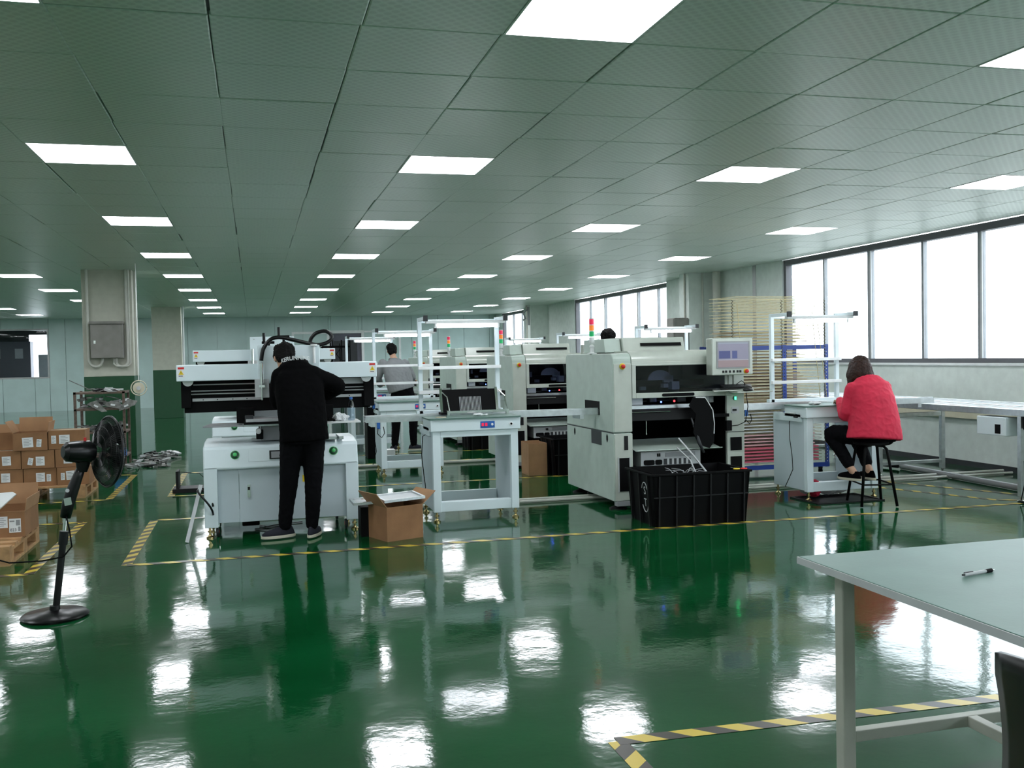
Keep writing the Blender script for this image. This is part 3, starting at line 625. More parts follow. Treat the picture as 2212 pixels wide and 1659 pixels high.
# ---------------------------------------------------------- pick and place machine
def mounter():
    t = thing('mounter', 'large grey green pick and place machine nearest the camera, front hatch open', 'machine', (3.3, 8.7, 0), group='pick and place machines')
    P = lambda n_, mb, mt='machine', bev=.004, sm=False, par=None: put(n_, mb, mt, par or t, bev=bev, smooth=sm)
    D = 1.42
    def prof(y0, z0, r=.07, top=1.5):
        pts = [(y0, z0)]
        for k in range(7):
            a = math.radians(180-90*k/6); pts.append((y0+r+r*math.cos(a), top-r+r*math.sin(a)))
        for k in range(5):
            a = math.radians(90-90*k/4); pts.append((D-.05+.05*math.cos(a), top-.05+.05*math.sin(a)))
        return pts+[(D, z0)]
    P('upper_side', MB().prism(prof(0, .742), 'x', 0, .19), 'machine_side', .01)
    P('lower_side', MB().box(0, .19, .003, D, .085, .736), 'machine_side', .006)
    P('seam', MB().box(-.002, .002, .01, D-.01, .735, .744), 'dark_grey', 0)
    P('column_face', MB().box(.012, .192, -.004, .01, .75, 1.40), 'machine', .002); P('column_face', MB().box(.012, .192, -.004, .01, .09, .73), 'machine', .002)
    es = P('emergency_stop', MB().lathe([(.030, 0), (.030, .008), (.022, .012)], (.10, -.003, 1.375), (0, -1, 0)), 'yellow', 0, True); P('stop_knob', MB().lathe([(.012, .012), (.020, .02), (.020, .034), (.012, .04)], (.10, -.003, 1.375), (0, -1, 0)), 'red', 0, True, es)
    P('slot', MB().box(.105, .145, -.008, -.003, .575, .71), 'dark', 0); P('opening_shade', MB().box(.05, .155, -.008, -.003, .18, .50), 'black', 0)  # thin dark plates stand in for the shade inside the front recesses
    P('opening_rim', MB().box(.155, .165, -.012, -.003, .17, .51).box(.04, .05, -.012, -.003, .17, .51), 'light_grey', 0)
    P('entry_shade', MB().box(-.004, .0, .37, .80, .895, 1.03), 'black', 0); P('side_recess_shade', MB().box(-.004, 0, .33, .62, .60, .74), 'dark_grey', 0)  # flat dark plates painted as the shaded side recesses
    for y in (.17, 1.15): P('side_lock', MB().prism([(y-.018, .665), (y, .64), (y+.018, .665), (y+.018, .70), (y, .72), (y-.018, .70)], 'x', -.004, 0), 'black', 0)
    # frame behind
    P('right_column', MB().box(1.20, 1.39, .02, D, .085, 1.13), 'machine', .006)
    P('column_seam', MB().box(1.20, 1.391, .017, .022, .70, .706), 'dark', 0)
    for z0, z1 in ((.52, .65), (.28, .46)): P('column_shade', MB().box(1.235, 1.355, .012, .02, z0, z1), 'black', 0)  # black plates imitate shade within the right column's recesses
    gb_ = P('green_switch', MB().lathe([(.022, 0), (.022, .008)], (1.29, .02, 1.035), (0, -1, 0)), 'dark_grey', 0, True); P('switch_lamp', MB().box(1.282, 1.298, .002, .012, 1.02, 1.05), 'led_green', 0, False, gb_)
    P('key_plate', MB().prism(rr(1.25, 1.33, .885, .95, .01), 'y', .014, .02), 'light_grey', 0); P('key', MB().box(1.26, 1.30, .005, .015, .91, .93), 'dark', 0)
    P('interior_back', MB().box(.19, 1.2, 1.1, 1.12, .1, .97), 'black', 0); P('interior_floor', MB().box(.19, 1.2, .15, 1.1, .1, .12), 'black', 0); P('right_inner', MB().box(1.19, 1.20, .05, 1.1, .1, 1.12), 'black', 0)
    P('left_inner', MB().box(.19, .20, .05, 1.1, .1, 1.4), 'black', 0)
    P('rear_panel', MB().box(.19, 1.39, 1.38, D, .1, .97).box(.19, .3, 1.38, D, .97, 1.4).box(1.2, 1.39, 1.38, D, .97, 1.4), 'machine', .004); P('right_skin', MB().box(1.36, 1.39, .05, 1.38, 1.13, 1.385), 'machine', 0); P('rear_window', MB().box(.3, 1.2, 1.395, 1.40, .97, 1.39), 'smoked_dark', 0)
    # curved top cover and hatch
    hp = [(.0, 1.385), (.0, 1.41)]
    for k in range(9):
        a = math.radians(180-90*k/8); hp.append((.14+.14*math.cos(a), 1.41+.11*math.sin(a)))
    hp += [(D, 1.52), (D, 1.385)]
    P('top_cover', MB().prism(hp, 'x', .195, 1.39), 'machine', .003, True)
    hf = P('hatch_frame', MB().box(.195, .235, -.012, .03, 1.065, 1.39).box(1.17, 1.25, -.012, .03, 1.065, 1.39).box(.235, 1.17, -.012, .03, 1.065, 1.115).box(.235, 1.17, -.012, .03, 1.375, 1.39), 'machine', .004)
    P('hatch_window', MB().box(.235, 1.17, .0, .006, 1.115, 1.375), 'smoked', 0, False, hf)
    P('hatch_handle', MB().prism(rr(.50, .84, 1.075, 1.105, .014), 'y', -.016, -.011), 'black', 0, False, hf)
    # inside
    P('gantry', MB().box(.2, 1.19, .5, .62, 1.16, 1.22), 'dark', 0)
    P('head_dome', MB().prism([(.50+.13*math.cos(math.radians(a))+.12, 1.225+.10*math.sin(math.radians(a))) for a in range(0, 181, 15)], 'y', .30, .32), 'white', 0)
    P('head_block', MB().box(.72, .80, .24, .34, 1.13, 1.21).box(.64, .69, .26, .34, 1.15, 1.19).box(.66, .76, .30, .34, 1.2, 1.27), 'white', .002)
    P('left_unit', MB().box(.24, .31, .25, .3, 1.12, 1.15).box(.40, .46, .28, .33, 1.13, 1.165).box(.36, .39, .4, .45, 1.2, 1.27), 'light_grey', .003)
    [P('bright_gap_block', MB().box(*q), 'white', .004) for q in ((.26, .38, .18, .3, .99, 1.06), (.98, 1.08, .16, .3, 1.0, 1.06), (1.1, 1.15, .2, .3, .99, 1.05))]  # white blocks stand in for bright light seen through the machine
    P('nozzle_cluster', MB().box(.46, .54, .2, .28, 1.01, 1.07).box(.80, .9, .3, .4, 1.0, 1.06), 'dark_grey', .01)
    P('indicator', MB().ell((.56, .15, 1.015), .009, .009, .009, 8), 'led_blue', 0, True); P('indicator', MB().ell((.70, .15, 1.02), .012, .012, .012, 8), 'led_pink', 0, True)
    P('transport_rail', MB().box(.20, .72, .12, .16, .955, .985).box(.20, 1.1, .3, .36, .94, .98), 'alu', 0); P('cross_beam', MB().box(.22, 1.0, .08, .2, .84, .95), 'dark', .004)
    P('feed_rail', MB().cyl((.22, .07, .925), (.62, .07, .925), .006, 8), 'chrome', 0)
    P('support_rod', MB().cyl((.42, .2, .70), (.42, .2, .84), .007, 10).cyl((.42, .2, .695), (.42, .2, .71), .01, 10), 'chrome', 0, True)
    P('catch_tray', MB().prism([(.0, .555), (.03, .545), (.5, .62), (.5, .626), (.03, .552), (.004, .562)], 'x', .24, 1.14), 'machine_side', .001)
    pc = P('computer_unit', MB().box(.30, .93, .06, .5, .39, .54), 'light_grey', .003)
    for k, (a, c_) in enumerate(((.33, .44), (.45, .52))): P('fan_port', MB().prism(rr(a, c_, .41, .46, .015), 'y', .052, .06), 'black', 0, False, pc)
    P('vent_grille', MB().box(.56, .87, .052, .06, .485, .525), 'grey', 0, False, pc); P('card_slot', MB().box(.54, .82, .052, .06, .41, .465), 'dark_grey', 0, False, pc)
    for a in (.57, .62, .67, .72, .77): P('slot_bracket', MB().box(a, a+.022, .048, .052, .41, .465), 'light_grey', 0, False, pc)
    for a in (.47, .49): P('port', MB().box(a, a+.012, .052, .06, .49, .52), 'black', 0, False, pc)
    gp = [(.80, 1.06), (.93, 1.06), (1.01, .93), (1.03, .80), (1.02, .62), (.97, .56), (.86, .60), (.80, .72), (.83, .90), (.76, .98)]
    P('cable_guard', MB().prism(gp, 'y', -.06, -.05), 'black', 0); ge = [(.83, -.055, 1.06), (.93, -.055, 1.055), (.955, -.055, 1.02), (1.01, -.055, .93), (1.025, -.055, .80), (1.02, -.055, .70)]
    P('guard_edge', MB().tube(ge, .007, 6), 'white', 0); P('guard_arm', MB().box(1.0, 1.19, -.05, .1, .86, .89), 'black', 0)
    P('wire_bundle', MB().tube([(.80, -.02, .86), (.83, -.03, .75), (.86, -.06, .62), (.90, -.08, .52)], [.008, .014, .02, .012], 8), 'dark_grey', 0, 'all')
    # rear hood with slot
    rh = P('rear_hood', MB().prism([(.42, 1.51), (.46, 1.655), (1.1, 1.655), (1.1, 1.51)], 'x', .28, .95), 'machine', .008)
    P('rear_hood_side', MB().prism([(.46, 1.51), (.50, 1.645), (1.1, 1.645), (1.1, 1.51)], 'x', .10, .275), 'machine_side', .006)
    P('hood_slot', MB().obox((.69, .434, 1.585), (.22, 0, 0), (0, .006, 0), (0, .006, .016)), 'black', 0, False, rh)
    # signal tower
    bx, by = .02, .62
    P('tower_base', MB().lathe([(.05, 0), (.05, .008), (.02, .015), (.02, .06)], (bx, by, 1.5)).ell((bx, by, 1.575), .026, .026, .022), 'white', 0, True)
    tw = P('signal_tower', MB().lathe([(.024, 0), (.027, .005), (.027, .06), (.024, .065)], (bx, by, 1.605)), 'white', 0, True)
    for k, c_ in enumerate(('green_lamp', 'orange_lamp', 'red_lamp')): P('signal_lamp', MB().lathe([(.026, 0), (.026, .052)], (bx, by, 1.674+k*.062)), c_, 0, True, tw)
    for k in range(3): P('signal_ring', MB().lathe([(.0275, 0), (.0275, .008)], (bx, by, 1.727+k*.062)), 'white', 0, True, tw)
    # monitor, arm and keyboard shelf
    P('monitor_arm', MB().box(1.20, 1.24, -.03, .02, 1.10, 1.30).box(1.27, 1.38, .0, .06, 1.13, 1.30), 'machine', .004)
    mo = P('monitor', MB().box(.93, 1.36, -.22, -.09, 1.27, 1.625), 'machine', .01)
    P('monitor_back', MB().box(1.0, 1.3, -.09, -.02, 1.3, 1.58), 'machine_side', .01)
    P('screen_bezel', MB().box(.975, 1.325, -.226, -.22, 1.335, 1.595), 'grey', 0, False, mo)
    s_ = uvquad('screen', [(.99, -.2275, 1.347), (1.31, -.2275, 1.347), (1.31, -.2275, 1.583), (.99, -.2275, 1.583)], 'screen', mo)
    for x in (1.045, 1.075, 1.115, 1.155, 1.195, 1.225): P('panel_button', MB().box(x-.010, x+.010, -.225, -.22, 1.293, 1.315), 'dark', 0, False, mo)
    P('stop_ring', MB().lathe([(.024, 0), (.024, .006)], (1.285, -.22, 1.305), (0, -1, 0)), 'yellow', 0, True, mo); P('stop_knob', MB().lathe([(.012, .006), (.018, .012), (.018, .028), (.01, .032)], (1.285, -.22, 1.305), (0, -1, 0)), 'red', 0, True, mo)
    P('keyboard_shelf', MB().prism([(.95, -.20), (1.40, -.16), (1.50, .02), (1.05, .02)], 'z', 1.115, 1.125).prism([(1.15, -.30), (1.55, -.26), (1.55, -.10), (1.15, -.14)], 'z', 1.10, 1.11), 'machine', 0)
    P('monitor_cable', MB().tube([(1.26, -.1, 1.13), (1.25, -.1, 1.18), (1.29, -.12, 1.21), (1.33, -.1, 1.19), (1.36, -.08, 1.14)], .004, 6), 'black', 0, 'all')
    P('side_cable', MB().tube([(1.40, .0, 1.10), (1.41, -.02, .95), (1.38, -.02, .8), (1.30, -.02, .77), (1.2, .0, .76)], .004, 6), 'black', 0, 'all')
    P('junction', MB().box(1.16, 1.22, -.05, .01, .72, .82), 'black', .004)
    for x, y in ((.07, .10), (.10, 1.30), (1.3, .10), (1.3, 1.3)): P('leveling_pad', MB().lathe([(.085, 0), (.085, .012), (.04, .03), (.022, .035), (.022, .1)], (x, y, 0)), 'dark', 0, True)
    P('floor_channel', MB().box(.02, .42, -.02, .06, .04, .085), 'grey', .003)
    return t
mn = mounter()
for k, lb in ((1, 'large grey green pick and place machine second from the camera, black crate before it'), (2, 'large grey green pick and place machine third from the camera'), (3, 'large grey green pick and place machine farthest from the camera')):
    dup(mn, (3.3, 8.7+3.72*k, 0), lb)
kb = thing('keyboard', 'black keyboard on the shelf under the nearest monitor', 'keyboard', (4.53, 8.60, 1.145)); kb.rotation_euler = (.24, 0, 0)
put('base', MB().prism([(-.19, -.07), (.16, -.04), (.20, .06), (-.13, .06)], 'z', 0, .016), 'black_plastic', kb)
ky = MB()
for i in range(12):
    for j in range(4): ky.box(-.14+i*.024, -.12+i*.024, -.042+j*.024, -.024+j*.024, .016, .021)
put('keys', ky, 'dark_grey', kb)
ms = thing('computer_mouse', 'black computer mouse on the lower shelf by the keyboard', 'mouse', (4.60, 8.47, 1.112))
put('shell', MB().ell((0, 0, .012), .055, .032, .02, 14), 'black_plastic', ms, smooth='all'); put('wheel', MB().cyl((.03, -.004, .03), (.03, .004, .03), .006, 10), 'dark_grey', ms)

# ---------------------------------------------------------- crates, cartons
def crate(loc, label, L=.92, Dp=.60, Hh=.46):
    t = thing('plastic_crate', label, 'crate', loc, group='black plastic crates before the machines')
    w_ = .02; tp = .03
    mb = MB()
    def wall(a, b_, a2, b2, nin):
        a, b_, a2, b2 = map(Vector, (a, b_, a2, b2)); n_ = Vector(nin)*w_
        mb.add([a, b_, b2, a2, a+n_, b_+n_, b2+n_, a2+n_], [(0, 1, 2, 3), (7, 6, 5, 4), (0, 4, 5, 1), (1, 5, 6, 2), (2, 6, 7, 3), (3, 7, 4, 0)])
    wall((tp, tp, 0), (L-tp, tp, 0), (0, 0, Hh), (L, 0, Hh), (0, 1, 0)); wall((tp, Dp-tp, 0), (L-tp, Dp-tp, 0), (0, Dp, Hh), (L, Dp, Hh), (0, -1, 0))
    wall((tp, tp, 0), (tp, Dp-tp, 0), (0, 0, Hh), (0, Dp, Hh), (1, 0, 0)); wall((L-tp, tp, 0), (L-tp, Dp-tp, 0), (L, 0, Hh), (L, Dp, Hh), (-1, 0, 0))
    mb.box(tp, L-tp, tp, Dp-tp, 0, .02)
    put('shell', mb, 'black', t)
    put('rim', MB().box(-.015, L+.015, -.015, .02, Hh-.02, Hh).box(-.015, L+.015, Dp-.02, Dp+.015, Hh-.02, Hh).box(-.015, .02, .02, Dp-.02, Hh-.02, Hh).box(L-.02, L+.015, .02, Dp-.02, Hh-.02, Hh), 'black', t, bev=.004)
    for k in range(6):
        x = .06+k*(L-.12)/5; put('rib', MB().bar((x, .5*tp, .0), (x, -.003, Hh-.02), .012, .02), 'dark', t)
    for k in range(3):
        y = .1+k*(Dp-.2)/2; put('rib', MB().bar((.5*tp, y, .0), (-.003, y, Hh-.02), .02, .012), 'dark', t)
    put('cross_rib', MB().box(.015, L-.015, -.001, .02, .25, .26), 'dark', t)
    return t
cr = crate((3.27, 7.70, 0), 'large black plastic crate in front of nearest machine, scissors on its rim')
wx = lambda z: .03*(1-z/.46)-.004
def larc(a0, a1): return [(wx(.24+.13*math.sin(a)), .20+.075*math.cos(a), .24+.13*math.sin(a)) for a in [math.radians(q) for q in range(a0, a1, 10)]]
put('logo', MB().tube(larc(35, 146), .004, 5), 'light_grey', cr, label='pale arc'); put('logo', MB().tube(larc(215, 326), .004, 5), 'light_grey', cr, label='pale arc')
text_obj('lettering', 'S', .10, 'light_grey', cr, (wx(.30)+.001, .20, .295), (0, -1, 0), (-.065, 0, 1)); text_obj('lettering', 'T', .10, 'light_grey', cr, (wx(.19)+.001, .20, .19), (0, -1, 0), (-.065, 0, 1))
crate((3.56, 11.45, 0), 'black plastic crate before the second machine, beside a brown carton')
crate((3.3, 15.2, 0), 'black plastic crate before the third machine, seen through the bench legs')
sc = thing('scissors', 'scissors with yellow and red handles on the big black crate', 'scissors', (4.1, 7.72, .462))
put('handle', MB().tube([(.028*math.cos(q*PI/6)-.03, .018*math.sin(q*PI/6), .006) for q in range(13)], .005, 6), 'yellow', sc, smooth='all', label='yellow handle')
put('handle', MB().tube([(.028*math.cos(q*PI/6)+.04, .018*math.sin(q*PI/6)-.003, .006) for q in range(13)], .005, 6), 'red', sc, smooth='all', label='red handle')
put('blade', MB().bar((0, .01, .004), (.02, .12, .004), .012, .002).bar((.0, .012, .007), (-.02, .12, .007), .012, .002), 'chrome', sc)
for k, (x, y, h) in enumerate(((3.72, 7.95, .5), (3.98, 8.0, .6))):
    pass
fb = MB(); R_ = random.Random(3)
for k in range(16):
    a = R_.uniform(0, 2*PI); p = Vector((.42+R_.uniform(-.08, .12), .32, .40)); q = p+Vector((.16*math.cos(a), .1*math.sin(a), R_.uniform(.0, .07)))
    fb.tube([p, (p+q)/2+Vector((0, 0, .02)), q], .0022, 4)
fb.tube([(.50, .6, .62), (.54, .4, .52), (.56, .30, .38)], .007, 5).tube([(.53, .62, .70), (.60, .45, .55), (.68, .3, .38)], .009, 5)
o = tag(put('tape_offcuts', fb, 'light_grey', loc=(3.27, 7.70, 0)), 'tangle of clear carrier tape offcuts in the big black crate', 'tape offcuts'); o['kind'] = 'stuff'

def carton(loc, L, D_, Hh, label, flaps=None, rz=0, group=None, labels=(), mt='cardboard'):
    t = thing('carton', label, 'box', loc, rz, group); w_ = .006
    put('body', MB().box(0, L, 0, w_, 0, Hh).box(0, L, D_-w_, D_, 0, Hh).box(0, w_, w_, D_-w_, 0, Hh).box(L-w_, L, w_, D_-w_, 0, Hh).box(w_, L-w_, w_, D_-w_, 0, w_), mt, t)
    if flaps is None:
        put('flap', MB().box(0, L, 0, D_/2-.002, Hh, Hh+.004), mt, t); put('flap', MB().box(0, L, D_/2+.002, D_, Hh, Hh+.004), mt, t)
        put('packing_tape', MB().box(-.001, L+.001, D_/2-.025, D_/2+.025, Hh+.004, Hh+.005), 'cream', t)
    else:
        for side, ang, ln in flaps:
            a = math.radians(ang); c_, s_ = math.cos(a)*ln, math.sin(a)*ln
            if side == 'l': pts = [(0, 0, Hh), (0, D_, Hh), (-c_, D_, Hh+s_), (-c_, 0, Hh+s_)]; n_ = (s_, 0, c_)
            if side == 'r': pts = [(L, 0, Hh), (L, D_, Hh), (L+c_, D_, Hh+s_), (L+c_, 0, Hh+s_)]; n_ = (s_, 0, -c_)
            if side == 'f': pts = [(0, 0, Hh), (L, 0, Hh), (L, -c_, Hh+s_), (0, -c_, Hh+s_)]; n_ = (0, s_, c_)
            if side == 'b': pts = [(0, D_, Hh), (L, D_, Hh), (L, D_+c_, Hh+s_), (0, D_+c_, Hh+s_)]; n_ = (0, -s_, c_)
            n_ = Vector(n_).normalized()*.005; pts = [Vector(p) for p in pts]
            put('flap', MB().add(pts+[p+n_ for p in pts], [(0, 1, 2, 3), (7, 6, 5, 4), (0, 4, 5, 1), (1, 5, 6, 2), (2, 6, 7, 3), (3, 7, 4, 0)]), 'cardboard_in', t)
    for (x, z, lw, lh, tw_) in labels:
        l = put('paper_label', MB().obox((x, -.001, z), Vector((math.cos(tw_), 0, math.sin(tw_)))*lw/2, (0, .001, 0), Vector((-math.sin(tw_), 0, math.cos(tw_)))*lh/2), 'paper', t)
        ln = MB()
        for q in range(5):
            zz = z+lh*(.32-.16*q); ln.box(x-lw*.36, x+lw*(.34 if q % 2 else .12), -.003, -.002, zz-.002, zz+.003)
        put('print', ln, 'grey', l)
    return t
c1 = carton((1.02, 7.90, 0), .34, .32, .28, 'open brown carton on the floor right of the nearest printer, metal frames on top', [('l', 52, .15), ('r', 38, .16), ('b', 10, .13)], rz=.37)
def stf(loc, rz, label, tilt=.06):
    t = thing('stencil_screen', label, 'screen', loc, rz, 'aluminium stencil screens on the open carton'); t.rotation_euler = (tilt, -.03, rz)
    put('frame', MB().box(-.3, .28, -.2, -.17, 0, .022).box(-.3, .28, .17, .2, 0, .022).box(-.3, -.27, -.17, .17, 0, .022).box(.25, .28, -.17, .17, 0, .022), 'alu', t)
    put('foil', MB().box(-.27, .25, -.17, .17, .008, .010), 'light_grey', t); return t
q_ = stf((1.16, 8.12, .325), .22, 'upper aluminium framed stencil lying across the open carton', .05); q_.scale = (.62, .7, 1); q_ = stf((1.0, 8.22, .295), .05, 'lower aluminium framed stencil poking out left of the open carton', .03); q_.scale = (.78, .6, 1)
tag(put('black_box', MB().box(0, .10, 0, .22, 0, .25), 'black', loc=(.84, 8.2, 0), bev=.002), 'black box standing behind the open carton, left side', 'box')
carton((3.28, 11.62, 0), .24, .34, .40, 'tall open brown carton between second machine and its black crate', [('b', 88, .01)], labels=(), mt='cardboard_in')
# loose bits near
tag(put('floor_bar', MB().bar((-.57, 8.47, .005), (-.455, 8.62, .46), .03, .015), 'light_grey'), 'pale metal bar leaning against the left of the nearest printer', 'bar')
tag(put('hose_loop', MB().tube([(-.42+.05*math.cos(a)*1.2, 8.62+.06*math.sin(a)-.03, .24+.18*math.sin(a*.5+.2)) for a in [q*PI/8 for q in range(17)]], .009, 8), 'black_plastic', smooth='all'), 'black hose hanging at the left end of the nearest printer', 'hose')
tag(put('floor_cable', MB().tube([(.02, 9.1, .01), (.1, 8.95, .008), (.25, 8.85, .008), (.1, 8.8, .008), (-.02, 8.9, .008), (.15, 9.05, .008), (.4, 9.15, .008)], .006, 6), 'grey', smooth='all'), 'grey cable coiled on the floor beneath the nearest printer', 'cable')
tag(put('floor_tray', MB().box(0, .42, 0, .3, 0, .05).box(.04, .07, .0, .3, .05, .25).tube([(.055, 0, .25), (.3, 0, .22), (.42, .1, .08)], .004, 6), 'dark', loc=(-.93, 11.72, 0), bev=.003), 'dark metal tray with upright arm on the floor left of the printers', 'tray')
# bottle, rag
bt = thing('water_bottle', 'clear plastic water bottle with blue cap on the printer shelf', 'bottle', (.84, 8.80, .951))
put('shell', MB().lathe([(.028, 0), (.031, .004), (.031, .05), (.028, .06), (.031, .07), (.031, .125), (.026, .15), (.013, .175), (.0125, .19)], n=18), 'bottle', bt, smooth='all')
put('cap', MB().lathe([(.015, .188), (.015, .206), (.013, .208)]), 'blue', bt, smooth=True); put('label_band', MB().lathe([(.0316, .075), (.0316, .12)], n=18), 'cyan', bt, smooth=True) if False else None
rg = MB().ell((0, 0, .03), .065, .045, .032, 12); me = remesh(rg, .005, 1, .022, 30, 'rag')
tag(put('rag', me, 'paper', loc=(.745, 8.77, .952), smooth='all'), 'crumpled white rag beside the water bottle', 'rag')
tag(put('black_cloth', remesh(MB().ell((0, 0, .012), .05, .03, .012, 10), .005, 1, .01, 30, 'cl'), 'black', loc=(.655, 8.74, .952), smooth='all'), 'small black cloth on printer shelf beside the man', 'cloth')
# tray rack (magazine) on bench 1
mg = thing('tray_rack', 'black slotted tray rack with silver frame on the nearest bench', 'rack', (BX+.14, 8.98, .958))
put('back_plate', MB().obox((.29, .10, .125), (.27, 0, 0), (0, .004, 0), (0, .03, .105)), 'black', mg)
sl_ = MB()
for k in range(16): sl_.obox((.20+k*.0135, .080, .085), (.0022, 0, 0), (0, .002, 0), (0, .022, .075))
o = put('slot', sl_, 'light_grey', mg); o['kind'] = 'stuff'
for x in (.02, .56): put('side_post', MB().obox((x, .09, .125), (.012, 0, 0), (0, .008, 0), (0, .03, .12)), 'chrome', mg)
for x in (.05, .61): put('brace', MB().tube([(x-.02, .11, .21), (x+.02, .05, .16), (x+.03, -.02, .03)], .006, 6), 'chrome', mg)
put('front_bar', MB().box(.05, .64, -.045, -.02, .012, .035).box(.05, .075, -.05, -.01, -.015, .04).box(.62, .645, -.05, -.01, -.015, .04), 'chrome', mg)
put('base_block', MB().box(0, .08, -.02, .12, .0, .02), 'black', mg)
tag(put('glove', remesh(MB().ell((0, 0, .012), .05, .03, .012, 10).ell((.06, .01, .008), .03, .012, .008, 8), .005, 1, .01, 25, 'gl'), 'paper', loc=(BX+.46, 8.80, .948), smooth='all'), 'white paper scrap on the nearest bench top', 'paper')
tag(put('round_pad', MB().lathe([(.05, 0), (.05, .006), (.03, .008)]), 'cream', loc=(BX+.10, 8.78, .946), smooth=True), 'round cream pad on the left of nearest bench top', 'pad')
# floor pipes
def fpipe(pts, r, label, mt='pipe'): tag(put('floor_pipe', MB().tube(pts, r, 10), mt, smooth=True), label, 'pipe', 'white conduits along the floor')
fpipe([(-.1, 9.55, .02), (8.55, 9.62, .02)], .018, 'white conduit on the floor under the nearest machine line, rear one')
fpipe([(2.4, 9.46, .02), (8.5, 9.42, .02)], .014, 'thin white conduit on the floor beside the rear one')
fpipe([(-.3, 13.45, .02), (7.5, 13.45, .02)], .022, 'white conduit on the floor under the second machine line')
tag(put('grey_tube', MB().tube([(7.55, 8.0, .036), (7.70, 10.35, .036)], .033, 14), 'tube_grey', smooth=True), 'long grey tube lying on the floor under the conveyor', 'tube')
tag(put('tube_end', MB().tube([(7.66, 10.36, .036), (7.60, 10.62, .036)], .022, 12), 'black', smooth=True), 'black rod on the floor at far end of grey tube', 'rod')

# ---------------------------------------------------------- roller conveyor at right
cv = thing('conveyor', 'long aluminium conveyor table along the window wall', 'conveyor', (7.05, 6.2, 0))
CL = 6.2
for x in (0, .42, .86): put('rail', MB().box(x, x+.05, 0, CL, .82, .885), 'alu', cv, bev=.004)
put('bed', MB().box(.05, .86, 0, CL, .835, .84), 'dark_grey', cv)
for k in range(0, 42):
    y = .05+k*.147; put('slat', MB().box(.055, .41, y, y+.085, .865, .88), 'light_grey', cv); put('slat', MB().box(.475, .855, y+.03, y+.115, .865, .88), 'light_grey', cv)
for y in (1.5, 3.68, 5.9):
    for x in (0, .86): put('leg', MB().box(x, x+.05, y, y+.05, .05, .82), 'alu', cv, bev=.004); put('leg_foot', MB().lathe([(.04, 0), (.04, .01), (.012, .02), (.012, .06)], (x+.025, y+.025, 0)), 'chrome', cv, smooth=True)
    put('cross_bar', MB().box(.05, .86, y+.005, y+.045, .68, .73).box(.05, .86, y+.005, y+.045, .12, .16), 'alu', cv, bev=.003)
cb = put('control_box', MB().box(-.03, .12, 1.66, 2.05, .62, .80), 'white_steel', cv, bev=.006); put('socket', MB().box(-.035, -.03, 1.73, 1.80, .64, .73), 'black', cb)
put('motor', MB().box(-.02, .3, .9, 1.45, .70, .82), 'black', cv, smooth=True)
put('foot_cable', MB().tube([(.0, 1.46, .4), (-.02, 1.43, .2), (-.1, 1.4, .02), (0, 1.36, .01), (.1, 1.42, .01), (-.05, 1.48, .01), (.02, 1.4, .02)], .006, 6), 'black', cv, smooth='all')
put('end_bracket', MB().box(-.12, .05, 3.55, 3.9, .80, .86), 'white_steel', cv, bev=.004)
put('cable_loop', MB().tube([(-.08+.03*math.cos(a), 3.6, .77+.04*math.sin(a)) for a in [q*PI/6 for q in range(13)]], .004, 6), 'black', cv, smooth='all')

# ---------------------------------------------------------- drying rack with wire trays
rk = thing('drying_rack', 'tall blue framed drying rack stacked with golden wire trays', 'rack', (5.33, 10.3, 0))
for x, y in ((0, 0), (.72, 0), (1.28, 0), (0, .7), (1.28, .7)):
    pm = MB().box(x, x+.05, y, y+.012, .09, 1.56).box(x+.038, x+.05, y+.012, y+.05, .09, 1.56)
    po = put('post', pm, 'blue_rack', rk)
    if y == 0:
        hm = MB()
        for k in range(34): hm.cyl((x+.025, y-.001, .16+k*.041), (x+.025, y, .16+k*.041), .007, 6)
        o = put('post_hole', hm, 'dark' if x < 1 else 'light_grey', po); o['kind'] = 'stuff'
for z in (.12, 1.53): put('crossbar', MB().box(0, 1.33, -.005, .03, z-.025, z+.025).box(0, 1.33, .69, .72, z-.025, z+.025), 'blue_rack', rk)
put('crossbar', MB().box(0, 1.33, -.004, .02, .845, .87), 'blue_rack', rk)
for k in range(52):
    z = .17+k*.0385; sg = (k*37 % 10-5)*.0012
    mb = MB(); a, b_ = .1+(.02 if k > 38 else 0), 1.24
    mb.tube([(a, .02, z+sg), (b_, .02, z-sg)], .0026, 4).tube([(a, .68, z+sg+.004), (b_, .68, z-sg+.004)], .0026, 4)
    for x in (a, .38, .66, .94, b_): mb.tube([(x, .02, z+sg), (x, .68, z+sg+.004)], .002, 4)
    for y in (.13, .24, .35, .46, .57): mb.tube([(a, y, z+sg), (b_, y, z-sg)], .0016, 4)
    put('wire_tray', mb, 'wire' if k > 8 else 'wire_dark', rk)
for x in (.06, .70, 1.27):
    pts = []
    ch = MB()
    for k in range(50): ch.tube([(x, .0, .17+k*.0385), (x+.018, -.01, .19+k*.0385), (x, .0, .207+k*.0385)], .005, 4)
    o = put('spring_chain', ch, 'wire_dark', rk); o['kind'] = 'stuff'
for k in range(5):
    zz = .175+k*.0385; put('pink_sheet', MB().box(.12, 1.22, .05, .66, zz, zz+.018), 'pink_sheet', rk)
for k in range(18, 41): put('board', MB().box(.14+(k*7 % 4)*.06, .95+(k*5 % 6)*.05, .25, .66, .176+k*.0385, .184+k*.0385), 'brown_sheet', rk)
for k in range(5, 18): put('paper_sheet', MB().box(.13, 1.2, .1, .66, .176+k*.0385, .190+k*.0385), 'paper_pink' if k < 9 else 'paper', rk)
for k, (x0_, x1_) in enumerate(((.12, .20), (1.10, 1.17), (1.17, 1.23))): put('leaning_wire', MB().tube([(x0_, -.03, 2.05-.1*k), (x1_+.03*k, -.03, .9)], .004, 5), 'wire', rk)
